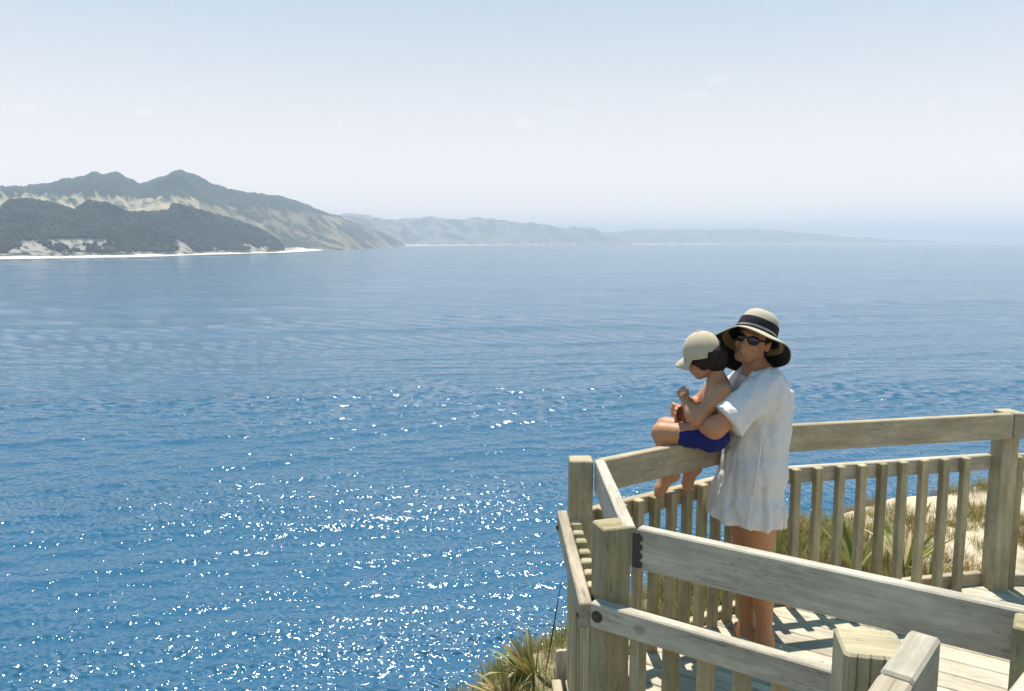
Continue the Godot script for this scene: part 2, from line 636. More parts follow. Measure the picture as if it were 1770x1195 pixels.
func bolt(parent: Node3D, at: Vector3, out: Vector3, r: float, m: Material) -> void:
	var st := SurfaceTool.new()
	st.begin(Mesh.PRIMITIVE_TRIANGLES)
	var c := CylinderMesh.new()
	c.top_radius = r * 1.7
	c.bottom_radius = r * 1.7
	c.height = 0.003
	c.radial_segments = 14
	c.rings = 0
	var s := SphereMesh.new()
	s.radius = r
	s.height = r * 1.2
	s.radial_segments = 10
	s.rings = 5
	st.append_from(c, 0, Transform3D(Basis(), Vector3(0, 0.0015, 0)))
	st.append_from(s, 0, Transform3D(Basis(), Vector3(0, 0.003, 0)))
	var o := put(st.commit(), "bolt", m, parent)
	var y := out.normalized()
	var x := y.cross(Vector3(0.3, 0.9, 0.2)).normalized()
	o.transform = parent.transform.affine_inverse() * Transform3D(Basis(x, y, x.cross(y)), at)


const RAIL_TOP := 1.07

func build_platform() -> void:
	# deck boards, clipped to the outline of the platform
	var outline := PackedVector2Array([Vector2(0.25, -3.56), Vector2(1.29, -4.29), Vector2(2.79, -4.62), Vector2(4.6, -4.55), Vector2(4.6, 0.22), Vector2(0.30, -2.70)])
	var dir := Vector2(0.826, 0.564).normalized()
	var across := Vector2(-dir.y, dir.x)
	var deck := Node3D.new()
	deck.name = "deck"
	deck.set_meta("kind", "structure")
	deck.set_meta("label", "sun-bleached timber deck boards of the lookout platform")
	add_child(deck)
	rng.seed = 21
	var pitch := 0.146
	var o := Vector2(0.30, -2.70)
	var clear := Geometry2D.offset_polygon(outline, -0.0)[0]
	for i in range(-32, 3):
		var strip := PackedVector2Array()
		var lo := i * pitch
		var hi := lo + pitch - 0.007
		for q in [[-4.0, lo], [8.0, lo], [8.0, hi], [-4.0, hi]]:
			strip.append(o + dir * q[0] + across * q[1])
		for piece in Geometry2D.intersect_polygons(strip, clear):
			if piece.size() < 3:
				continue
			# local axes: x along the board, y across, z up
			var loc := PackedVector2Array()
			var mid := Vector2.ZERO
			for p in piece:
				mid += p / piece.size()
			for p in piece:
				loc.append(Vector2((p - mid).dot(dir), (p - mid).dot(across)))
			if Geometry2D.is_polygon_clockwise(loc):
				loc.reverse()
			var mesh_ := plank(loc, 0.032, i + 200)
			var b := put(mesh_, "plank", mat.plank[rng.randi() % 3], deck)
			var x := Vector3(dir.x, 0, dir.y)
			var z := Vector3(across.x, 0, across.y)
			b.transform = Transform3D(Basis(x, Vector3.UP, z), Vector3(mid.x, rng.randf_range(-0.002, 0.001), mid.y))
	# edge boards standing a little proud of the deck, under the fence
	var nb := Vector2(-0.211, -0.977)
	var na := Vector2(-0.574, -0.819)
	var c0 := Vector2(1.35, -4.159)
	beam(deck, "edge_board", flat(c0 + nb * 0.165 + Vector2(-0.02, 0.0), -0.02), flat(Vector2(2.84, -4.48) + nb * 0.165, -0.02), 0.045, 0.19, mat.rail[1], 900)
	beam(deck, "edge_board", flat(Vector2(0.42, -3.51) + na * 0.165 - Vector2(0.05, -0.03), -0.05), flat(c0 + na * 0.165, -0.05), 0.045, 0.19, mat.rail[1], 901)
	beam(deck, "edge_board", Vector3(0.21, -0.09, -3.60), Vector3(0.235, -0.09, -2.58), 0.045, 0.14, mat.rail[1], 902)
	beam(deck, "edge_board", Vector3(0.30, -0.13, -2.60), Vector3(2.9, -0.13, -0.82), 0.045, 0.19, mat.rail[1], 903)
	beam(deck, "edge_board", flat(Vector2(2.84, -4.48) + nb * 0.165, -0.03), Vector3(4.6, -0.03, -4.56), 0.045, 0.19, mat.rail[0], 904)
	beam(deck, "joist", Vector3(0.45, -0.13, -3.4), Vector3(4.4, -0.13, -3.9), 0.05, 0.19, mat.post[1], 905)
	beam(deck, "joist", Vector3(0.40, -0.13, -2.75), Vector3(4.4, -0.13, -2.0), 0.05, 0.19, mat.post[1], 906)

	var f := Node3D.new()
	f.name = "lookout_railing"
	add_child(f)
	tag(f, "weathered grey timber railing with upright balusters round the lookout deck", "railing")
	# posts
	var post_mesh := []
	for i in 3:
		post_mesh.append(extrude(board_profile(0.104, 0.104, 0.006), 0.775, 0.005, 300 + i))
	var posts := [[Vector2(0.308, -3.54), 0.0], [Vector2(0.3425, -2.6885), 0.314], [Vector2(1.306, -4.262), 0.40], [Vector2(2.858, -4.585), 0.14], [Vector2(1.334, -1.947), -0.60], [Vector2(2.9, -0.88), -0.60]]
	var post_nodes := []
	for i in posts.size():
		post_nodes.append(upright(f, "post", flat(posts[i][0], 0), RAIL_TOP + 0.003 * ((i * 7) % 3 - 1), RAIL_TOP - 1.55, post_mesh[i % 3], posts[i][1], mat.post[i % 3]))
	# top rails on the inside of the posts
	var rt := 0.045
	var rh := 0.145
	var ry := RAIL_TOP - rh / 2.0 + 0.001
	beam(f, "top_rail", Vector3(0.3905, ry, -3.512), Vector3(0.399, ry, -2.655), rt, rh, mat.rail[0], 401)
	beam(f, "top_rail", flat(Vector2(0.405, -3.497) + na * rt / 2, ry - 0.001), flat(c0 + na * rt / 2, ry - 0.001), rt, rh, mat.rail[1], 402)
	beam(f, "top_rail", flat(c0 + nb * rt / 2 + Vector2(0.003, 0), ry), flat(Vector2(2.832, -4.479) + nb * rt / 2, ry), rt, rh, mat.rail[1], 403)
	beam(f, "top_rail", Vector3(2.840, ry + 0.002, -4.502), Vector3(4.4, ry + 0.002, -4.42), rt, rh, mat.rail[2], 404)
	var nn := Vector2(0.559, -0.829)
	beam(f, "top_rail", flat(Vector2(0.421, -2.637) + nn * rt / 2, ry), flat(Vector2(1.352, -2.009) + nn * rt / 2, ry), rt, rh, mat.rail[0], 405)
	beam(f, "top_rail", flat(Vector2(1.356, -2.006) + nn * rt / 2, ry + 0.001), flat(Vector2(2.95, -0.93) + nn * rt / 2, ry + 0.001), rt, rh, mat.rail[2], 406)
	# lower rails on the outside
	var lh := 0.09
	var low := 0.80 - lh / 2.0
	var d := Vector2(0.821, 0.571)
	var dn := Vector2(0.571, -0.821)
	var low_side := beam(f, "lower_rail", Vector3(0.232, low, -3.62), Vector3(0.252, low + 0.01, -2.625), rt, lh, mat.rail[2], 411)
	beam(f, "lower_rail", flat(Vector2(0.405, -3.497) + na * 0.1525 - Vector2(0.02, -0.014), low), flat(c0 + na * 0.1525, low), rt, lh, mat.rail[1], 412)
	beam(f, "lower_rail", flat(c0 + nb * 0.1525 + Vector2(0.01, 0), low), flat(Vector2(2.83, -4.478) + nb * 0.1525, low), rt, lh, mat.rail[0], 413)
	beam(f, "lower_rail", Vector3(2.84, low + 0.002, -4.63), Vector3(4.4, low + 0.002, -4.56), rt, lh, mat.rail[2], 414)
	var low_near := beam(f, "lower_rail", flat(Vector2(0.265, -2.612) + dn * rt / 2, low + 0.02), flat(Vector2(0.265, -2.612) + d * 1.42 + dn * rt / 2, low + 0.02), rt, lh, mat.rail[0], 415)
	beam(f, "lower_rail", flat(Vector2(0.265, -2.612) + d * 1.424 + dn * rt / 2, low + 0.021), flat(Vector2(0.265, -2.612) + d * 3.2 + dn * rt / 2, low + 0.021), rt, lh, mat.rail[1], 416)
	# balusters on the inside of the lower rails
	var bal := []
	for i in 6:
		bal.append(extrude(board_profile(0.044, 0.044, 0.004), 0.49, 0.005, 500 + i))
	rng.seed = 31
	var runs := [
		[Vector2(0.405, -3.497) + na * 0.106, c0 + na * 0.106, 0.10, 0.112, 10, 0.803],
		[c0 + nb * 0.106, Vector2(2.83, -4.478) + nb * 0.106, 0.10, 0.1345, 10, 0.803],
		[Vector2(2.84, -4.58), Vector2(4.4, -4.51), 0.10, 0.1345, 9, 0.803],
		[Vector2(0.278, -3.56), Vector2(0.30, -2.6), 0.14, 0.106, 7, 0.812],
		[Vector2(0.265, -2.612) + dn * 0.068, Vector2(0.265, -2.612) + d * 1.42 + dn * 0.068, 0.15, 0.118, 10, 0.800, -0.36],
		[Vector2(0.265, -2.612) + d * 1.42 + dn * 0.068, Vector2(0.265, -2.612) + d * 3.2 + dn * 0.068, 0.12, 0.118, 13, 0.800, -0.36],
	]
	for run in runs:
		var dv: Vector2 = (run[1] - run[0]).normalized()
		var turn: float = -dv.angle() + (run[6] if run.size() > 6 else 0.0)
		for i in run[4]:
			var p: Vector2 = run[0] + dv * (run[2] + run[3] * i + rng.randf_range(-0.004, 0.004))
			var top: float = run[5] + rng.randf_range(-0.004, 0.004)
			var b := upright(f, "baluster", flat(p, 0), top, top - 0.98, bal[rng.randi() % 6], turn + rng.randf_range(-0.03, 0.03), mat.post[rng.randi() % 3])
			b.rotate_object_local(Vector3(1, 0, 0), rng.randf_range(-0.004, 0.004))
	# bolts
	bolt(post_nodes[3], Vector3(2.838, 0.765, -4.5375), Vector3(0.14, 0, 1), 0.008, mat.steel)
	bolt(post_nodes[3], Vector3(2.886, 0.765, -4.5445), Vector3(0.14, 0, 1), 0.008, mat.steel)
	bolt(low_side, Vector3(0.2085, 0.745, -3.55), Vector3(-1, 0, 0), 0.011, mat.rust_shadow)
	bolt(low_side, Vector3(0.2285, 0.757, -2.66), Vector3(-1, 0, 0.1), 0.010, mat.rust_shadow)
	bolt(low_near, Vector3(0.287, 0.775, -2.5965), Vector3(-0.571, 0, 0.821), 0.012, mat.rust_shadow)
	# added dark toothed plate for the shadow where the near rail meets its post
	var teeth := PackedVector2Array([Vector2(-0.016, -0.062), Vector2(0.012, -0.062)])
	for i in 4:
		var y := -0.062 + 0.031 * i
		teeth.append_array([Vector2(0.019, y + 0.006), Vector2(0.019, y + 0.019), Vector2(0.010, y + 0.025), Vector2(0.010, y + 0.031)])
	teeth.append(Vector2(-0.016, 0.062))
	var pl := put(extrude(teeth, 0.002, 0.0006, 1), "shadow_plate", mat.rust_shadow, f)
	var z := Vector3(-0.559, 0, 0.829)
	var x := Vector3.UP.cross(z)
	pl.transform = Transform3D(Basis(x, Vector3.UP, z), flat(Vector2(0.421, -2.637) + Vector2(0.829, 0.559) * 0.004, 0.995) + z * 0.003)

	# the corner of the stair railing beside the viewer
	var s := Node3D.new()
	s.name = "stair_railing"
	add_child(s)
	tag(s, "stout grooved corner post with handrail running down, outside the lookout railing", "railing")
	var sp := extrude(grooved_profile(0.096, 4), 1.0, 0.004, 340)
	upright(s, "post", Vector3(0.566, 0, -1.207), 1.405, -0.595, sp, -0.20, mat.post[0])
	upright(s, "post", Vector3(0.07, 0, -0.62), 1.33, -0.67, sp, -0.20, mat.post[1])
	var q0 := Vector3(0.664, 1.337, -1.232)
	var q1 := Vector3(0.560, 1.337, -1.107)
	var q2 := Vector3(0.112, 1.318, -0.568)
	beam(s, "handrail", q0, q1, 0.047, 0.14, mat.rail[0], 421)
	beam(s, "handrail", Vector3(0.897, 1.33, -1.231), Vector3(0.535, 1.33, -0.885), 0.047, 0.14, mat.rail[0], 423)
	beam(s, "handrail", q1 + (q1 - q0).normalized() * 0.004 - Vector3(0, 0.002, 0), q2, 0.047, 0.14, mat.rail[2], 422)


func plank(outline: PackedVector2Array, thick: float, seed_: int) -> ArrayMesh:
	# a flat board: outline in x (along the grain) and z, top at y = 0, upper edge eased
	var st := SurfaceTool.new()
	st.begin(Mesh.PRIMITIVE_TRIANGLES)
	var r := RandomNumberGenerator.new()
	r.seed = seed_
	var off := Vector2(r.randf() * 2.0, r.randf() * 0.5)
	var inner := PackedVector2Array()
	var shrunk := Geometry2D.offset_polygon(outline, -0.004, Geometry2D.JOIN_MITER)
	if shrunk.size() == 1 and shrunk[0].size() == outline.size():
		inner = shrunk[0]
		# keep the corners paired
		var best := 0
		for i in inner.size():
			if inner[i].distance_to(outline[0]) < inner[best].distance_to(outline[0]):
				best = i
		var turned := PackedVector2Array()
		for i in inner.size():
			turned.append(inner[(best + i) % inner.size()])
		inner = turned
		if Geometry2D.is_polygon_clockwise(inner) != Geometry2D.is_polygon_clockwise(outline):
			inner = outline
	else:
		inner = outline
	var n := outline.size()
	var top := []
	var uv := []
	for p in inner:
		top.append(Vector3(p.x, 0, p.y))
		uv.append(Vector2(p.x * 0.5, p.y * 2.0) + off)
	top.reverse()
	uv.reverse()
	face_fan(st, top, uv)
	for i in n:
		var j := (i + 1) % n
		var a := Vector3(inner[i].x, 0, inner[i].y)
		var b := Vector3(inner[j].x, 0, inner[j].y)
		var a1 := Vector3(outline[i].x, -0.004, outline[i].y)
		var b1 := Vector3(outline[j].x, -0.004, outline[j].y)
		var a2 := Vector3(outline[i].x, -thick, outline[i].y)
		var b2 := Vector3(outline[j].x, -thick, outline[j].y)
		var ua := Vector2(outline[i].x * 0.5, outline[i].y * 2.0) + off
		var ub := Vector2(outline[j].x * 0.5, outline[j].y * 2.0) + off
		face_fan(st, [a, b, b1, a1], [ua, ub, ub, ua])
		face_fan(st, [a1, b1, b2, a2], [ua, ub, ub + Vector2(0, 0.06), ua + Vector2(0, 0.06)])
	return st.commit()


# ---------------------------------------------------------------- headland

const CREST := [Vector2(-3.5, 3.0), Vector2(-1.6, -0.8), Vector2(-0.75, -2.6), Vector2(-0.22, -3.45), Vector2(0.08, -3.95), Vector2(0.45, -4.32), Vector2(0.98, -4.72), Vector2(1.6, -5.35), Vector2(2.3, -6.0), Vector2(3.3, -6.7), Vector2(4.8, -7.1), Vector2(8.0, -7.6), Vector2(14.0, -7.8)]


func ground_y(p: Vector2, beyond: float) -> float:
	# beyond: metres outside the crest (negative inside)
	var lump := noise_a.get_noise_2d(p.x * 0.7, p.y * 0.7) * 0.10 + noise_a.get_noise_2d(p.x * 2.4, p.y * 2.4) * 0.035
	var y := -0.16 + lump * 0.8
	var inside := clampf((-beyond - 0.5) / 0.6, 0.0, 1.0)
	if p.x > 2.2 and p.y < -4.7:
		inside = 0.0
	y -= inside * 0.22
	if beyond > 0.0:
		y -= (sqrt(beyond * beyond + 0.03) - 0.173) * (1.25 + 0.3 * noise_a.get_noise_2d(p.x * 0.2, p.y * 0.2))
	return maxf(y, SEA - 2.0)


func build_ground() -> void:
	var line := Curve2D.new()
	for i in CREST.size():
		var t: Vector2 = (CREST[mini(i + 1, CREST.size() - 1)] - CREST[maxi(i - 1, 0)]) / 6.0
		line.add_point(CREST[i], -t, t)
	var total := line.get_baked_length()
	var cols := 420
	var offs := PackedFloat32Array()
	for i in 46:
		offs.append(-3.6 + i * 0.08)
	var s := 0.0
	while s < 58.0:
		offs.append(s + 0.04)
		s += 0.05 + s * 0.09
	var rows := offs.size()
	var v := PackedVector3Array()
	var c := PackedColorArray()
	v.resize(rows * cols)
	c.resize(rows * cols)
	for j in cols:
		var l := total * j / (cols - 1)
		var p := line.sample_baked(l, true)
		var q := line.sample_baked(minf(l + 0.3, total), true) - line.sample_baked(maxf(l - 0.3, 0.0), true)
		q = q.normalized()
		var out := Vector2(q.y, -q.x)
		for i in rows:
			var pp := p + out * offs[i]
			v[i * cols + j] = Vector3(pp.x, ground_y(pp, offs[i]), pp.y)
			var sand := Color(0.47, 0.385, 0.27)
			var soil := Color(0.15, 0.115, 0.07)
			var g := Color(0.13, 0.115, 0.05)
			var k := noise_a.get_noise_2d(pp.x * 1.3 + 20.0, pp.y * 1.3)
			var col := sand.lerp(soil, clampf((k - 0.12) * 2.5, 0.0, 0.75))
			var grassy := clampf((2.75 - pp.x) * 1.2 + k, 0.0, 1.0)
			col = col.lerp(g, 0.75 * grassy)
			var grain := 1.0 + 0.25 * noise_a.get_noise_2d(pp.x * 14.0, pp.y * 14.0)
			c[i * cols + j] = col * grain
	var idx := grid_index(rows, cols, true)
	var nrm := smooth_normals(v, idx)
	if nrm[rows * cols / 2].y < 0.0:
		idx = grid_index(rows, cols, false)
		nrm = smooth_normals(v, idx)
	var o := put(arrays_mesh(v, nrm, idx, c), "ground", mat.land)
	o.set_meta("kind", "structure")
	o.set_meta("label", "sandy grassed headland falling away to the sea")


func smooth_normals(v: PackedVector3Array, idx: PackedInt32Array) -> PackedVector3Array:
	# front faces run clockwise
	var n := PackedVector3Array()
	n.resize(v.size())
	for t in range(0, idx.size(), 3):
		var a := idx[t]
		var b := idx[t + 1]
		var cc := idx[t + 2]
		var f := (v[cc] - v[a]).cross(v[b] - v[a])
		n[a] += f
		n[b] += f
		n[cc] += f
	for i in n.size():
		n[i] = n[i].normalized()
	return n


func leaf_strip(st: SurfaceTool, base: Vector3, dir: Vector3, side: Vector3, length: float, width: float, droop: float, fold: float, c0: Color, c1: Color, steps := 7) -> void:
	# a strap leaf: folded along its midrib, tapering, bending over
	var p := base
	var d := dir.normalized()
	var last := []
	for i in steps + 1:
		var t := float(i) / steps
		var w := width * (0.55 + 0.9 * t) * (1.0 - t * t * t) if t < 0.999 else 0.0005
		var s := (side - d * side.dot(d)).normalized()
		var up := s.cross(d).normalized()
		var col := c0.lerp(c1, t)
		var row := [p - s * w / 2 + up * w * fold, p, p + s * w / 2 + up * w * fold, col]
		if i > 0:
			for k in 2:
				for e in [[last[k], last[3]], [row[k], row[3]], [last[k + 1], last[3]], [last[k + 1], last[3]], [row[k], row[3]], [row[k + 1], row[3]]]:
					st.set_color(e[1])
					st.add_vertex(e[0])
		last = row
		p += d * length / steps
		d = (d + Vector3(0, -droop * (0.3 + t) / steps, 0)).normalized()


func leaf_mesh(base: Vector3, dir: Vector3, side: Vector3, length: float, width: float, droop: float, fold: float, c0: Color, c1: Color) -> ArrayMesh:
	var st := SurfaceTool.new()
	st.begin(Mesh.PRIMITIVE_TRIANGLES)
	leaf_strip(st, base, dir, side, length, width, droop, fold, c0, c1)
	st.generate_normals()
	return st.commit()


func build_plants() -> void:
	var lm := StandardMaterial3D.new()
	lm.vertex_color_use_as_albedo = true
	lm.roughness = 0.55
	lm.metallic_specular = 0.35
	lm.backlight_enabled = true
	lm.backlight = Color(0.6, 0.6, 0.5)
	lm.cull_mode = BaseMaterial3D.CULL_DISABLED
	mat.leaf = lm
	rng.seed = 77
	var green := Color(0.11, 0.17, 0.035)
	var pale := Color(0.27, 0.30, 0.09)
	var dead := Color(0.36, 0.26, 0.12)
	var straw := Color(0.44, 0.34, 0.17)
	# plants of strap leaves: [foot, leaves, length, width, share of dead leaves, lean, label]
	var list := [
		[Vector3(0.10, -0.17, -3.86), 32, 0.27, 0.026, 0.4, Vector3(-0.45, 0, 0.1), "bushy green and straw-coloured strap-leaved plant beside the outer corner post"],
		[Vector3(-0.02, -0.22, -3.72), 30, 0.23, 0.020, 0.75, Vector3(-0.25, 0, 0.25), "low tuft of mostly dry tan blades at the cliff edge, beside the bushy strap-leaved plant"],
		[Vector3(2.55, -0.08, -5.02), 11, 0.52, 0.030, 0.1, Vector3(0.2, 0, -0.1), "green flax with broad arching leaves behind the balusters on the sand"],
		[Vector3(2.24, -0.10, -5.05), 8, 0.38, 0.026, 0.15, Vector3(-0.35, 0, 0.0), "small flax with pale arching leaves between the grass clumps and the sand"],
		[Vector3(2.60, -0.12, -4.80), 15, 0.24, 0.026, 0.1, Vector3(0.05, 0, 0.3), "dark green low leafy plant in the shade of the edge board"],
		[Vector3(1.20, -0.22, -4.62), 22, 0.26, 0.020, 0.35, Vector3(0.0, 0, 0.0), "green clump below the deck edge behind the standing person"],
		[Vector3(0.72, -0.25, -4.22), 18, 0.22, 0.018, 0.5, Vector3(0.0, 0, 0.0), "small mixed clump below the deck edge under the seated person"],
	]
	for e in list:
		var plant := Node3D.new()
		plant.name = numbered("strap_leaved_plant")
		plant.position = e[0]
		add_child(plant)
		tag(plant, e[6], "plant", "plants along the deck edge")
		for i in e[1]:
			var a: float = TAU * i / e[1] + rng.randf_range(-0.4, 0.4)
			var tilt := rng.randf_range(0.15, 0.95)
			var d: Vector3 = Vector3(cos(a) * tilt, 1.0, sin(a) * tilt) + e[5]
			var sd := Vector3(-sin(a), 0.15, cos(a))
			var l: float = e[2] * rng.randf_range(0.55, 1.15)
			var c0 := green.lerp(pale, rng.randf())
			var c1 := c0.lerp(straw, rng.randf_range(0.0, 0.5))
			if rng.randf() < e[4]:
				c0 = dead.lerp(straw, rng.randf())
				c1 = straw
			put(leaf_mesh(Vector3(cos(a), 0, sin(a)) * 0.02, d, sd, l, e[3] * rng.randf_range(0.8, 1.2), rng.randf_range(0.4, 1.7), 0.22, c0, c1), "leaf", lm, plant)
	# dry flower stalk leaning beside the post
	var stalk := Node3D.new()
	stalk.name = "dry_stalk"
	stalk.position = Vector3(0.155, -0.2, -3.83)
	add_child(stalk)
	tag(stalk, "thin dark dry stalk leaning towards the outer corner post", "stalk")
	var st := SurfaceTool.new()
	st.begin(Mesh.PRIMITIVE_TRIANGLES)
	leaf_strip(st, Vector3.ZERO, Vector3(0.16, 1.0, 0.02), Vector3(1, 0, 0), 0.60, 0.008, -0.15, 0.6, Color(0.05, 0.04, 0.03), Color(0.04, 0.03, 0.025))
	st.generate_normals()
	put(st.commit(), "stem", lm, stalk)
	# short peg of board beside the corner post
	var peg := Node3D.new()
	peg.name = "marker_peg"
	add_child(peg)
	tag(peg, "short pale timber peg standing against the outer corner of the deck", "peg")
	var pm := extrude(board_profile(0.062, 0.022, 0.003), 0.26, 0.006, 801)
	upright(peg, "board", Vector3(0.243, 0, -3.66), 0.095, -0.425, pm, 0.1, mat.rail[0])
	# yellow flower in the shade
	var fl := Node3D.new()
	fl.name = "yellow_flower"
	fl.position = Vector3(2.71, -0.12, -4.78)
	add_child(fl)
	tag(fl, "single small yellow flower in the shade behind the far post", "flower")
	var ym := StandardMaterial3D.new()
	ym.albedo_color = lin(0.75, 0.68, 0.03)
	ym.roughness = 0.6
	ym.cull_mode = BaseMaterial3D.CULL_DISABLED
	put(leaf_mesh(Vector3.ZERO, Vector3(0.1, 1, 0.1), Vector3(1, 0, 0), 0.17, 0.006, 0.2, 0.5, green, green), "stem", lm, fl)
	for i in 6:
		var a := TAU * i / 6
		put(leaf_mesh(Vector3(0.017, 0.165, 0.017), Vector3(cos(a), 0.35, sin(a) + 0.5), Vector3(-sin(a), 0, cos(a)), 0.028, 0.016, 0.3, 0.1, Color.WHITE, Color.WHITE), "petal", ym, fl)

	# dune grass: uncountable
	var kinds := []
	for kk in 1:
		var s2 := SurfaceTool.new()
		s2.begin(Mesh.PRIMITIVE_TRIANGLES)
		for i in 26:
			var a := rng.randf() * TAU
			var tilt := rng.randf_range(0.05, 0.7)
			var g := rng.randf_range(0.7, 1.2)
			leaf_strip(s2, Vector3(cos(a), 0, sin(a)) * rng.randf_range(0.0, 0.06), Vector3(cos(a) * tilt, 1, sin(a) * tilt), Vector3(-sin(a), 0, cos(a)), rng.randf_range(0.14, 0.30), 0.006, rng.randf_range(0.5, 2.4), 0.2, Color(g, g, g), Color(g * 1.15, g * 1.1, g), 4)
		s2.generate_normals()
		kinds.append(s2.commit())
	var line := Curve2D.new()
	for i in CREST.size():
		var t: Vector2 = (CREST[mini(i + 1, CREST.size() - 1)] - CREST[maxi(i - 1, 0)]) / 6.0
		line.add_point(CREST[i], -t, t)
	var total := line.get_baked_length()
	var spots := [[]]
	var tints := [[]]
	for n in 60000:
		var l := rng.randf() * total
		var p := line.sample_baked(l, true)
		var q := (line.sample_baked(minf(l + 0.3, total), true) - line.sample_baked(maxf(l - 0.3, 0.0), true)).normalized()
		var off := rng.randf_range(-1.9, 0.5)
		var pp := p + Vector2(q.y, -q.x) * off
		if pp.x < -0.5 or pp.x > 7.0:
			continue
		# keep off the deck
		if pp.x > 0.2 and pp.y > -3.62 - 0.70 * (minf(pp.x, 1.3) - 0.2) - 0.22 * maxf(pp.x - 1.3, 0.0):
			continue
		if pp.x <= 0.2 and pp.y > -3.45:
			continue
		var dense := noise_a.get_noise_2d(pp.x * 0.9 + 5.0, pp.y * 0.9)
		var want := clampf((2.68 - pp.x) * 1.2 + dense * 1.3 + 0.15, 0.0, 1.0)
		if pp.x > 2.6:
			want = clampf((dense + 0.05) * 0.9, 0.0, 0.22)
		if pp.x < 0.9:
			want *= 0.2
		if rng.randf() > want:
			continue
		var sc := rng.randf_range(0.35, 0.85) * (0.75 if pp.x > 2.6 or pp.x < 0.9 else 1.0)
		var kk := 0
		var b := Basis(Vector3.UP, rng.randf() * TAU).scaled(Vector3(sc, sc, sc))
		spots[kk].append(Transform3D(b, Vector3(pp.x, ground_y(pp, off) - 0.02, pp.y)))
		var m := noise_c.get_noise_2d(pp.x * 1.1 + 30.0, pp.y * 1.1)
		var col := Color(0.27, 0.185, 0.075).lerp(Color(0.20, 0.20, 0.06), clampf(0.5 + m * 1.4, 0.0, 1.0)).lerp(Color(0.42, 0.33, 0.16), rng.randf() * 0.5)
		tints[kk].append(col)
	for kk in 1:
		var mm := MultiMesh.new()
		mm.transform_format = MultiMesh.TRANSFORM_3D
		mm.use_colors = true
		mm.mesh = kinds[kk]
		mm.instance_count = spots[kk].size()
		for i in spots[kk].size():
			mm.set_instance_transform(i, spots[kk][i])
			mm.set_instance_color(i, tints[kk][i])
		var g := MultiMeshInstance3D.new()
		g.name = numbered("dune_grass")
		g.multimesh = mm
		g.material_override = lm
		add_child(g)
		tag(g, "brown and green dune grass growing on the headland edge", "grass", "", "stuff")


# ---------------------------------------------------------------- people

# A figure is a field: tapered bones and ellipsoids joined by a smooth minimum, meshed as surface nets.
var bones: Array = []

func cone(a: Vector3, b: Vector3, ra: float, rb: float) -> void:
	bones.append([0, a, b, ra, rb])


func blob(c: Vector3, r: Vector3, axes := Basis()) -> void:
	bones.append([1, c, r, axes])


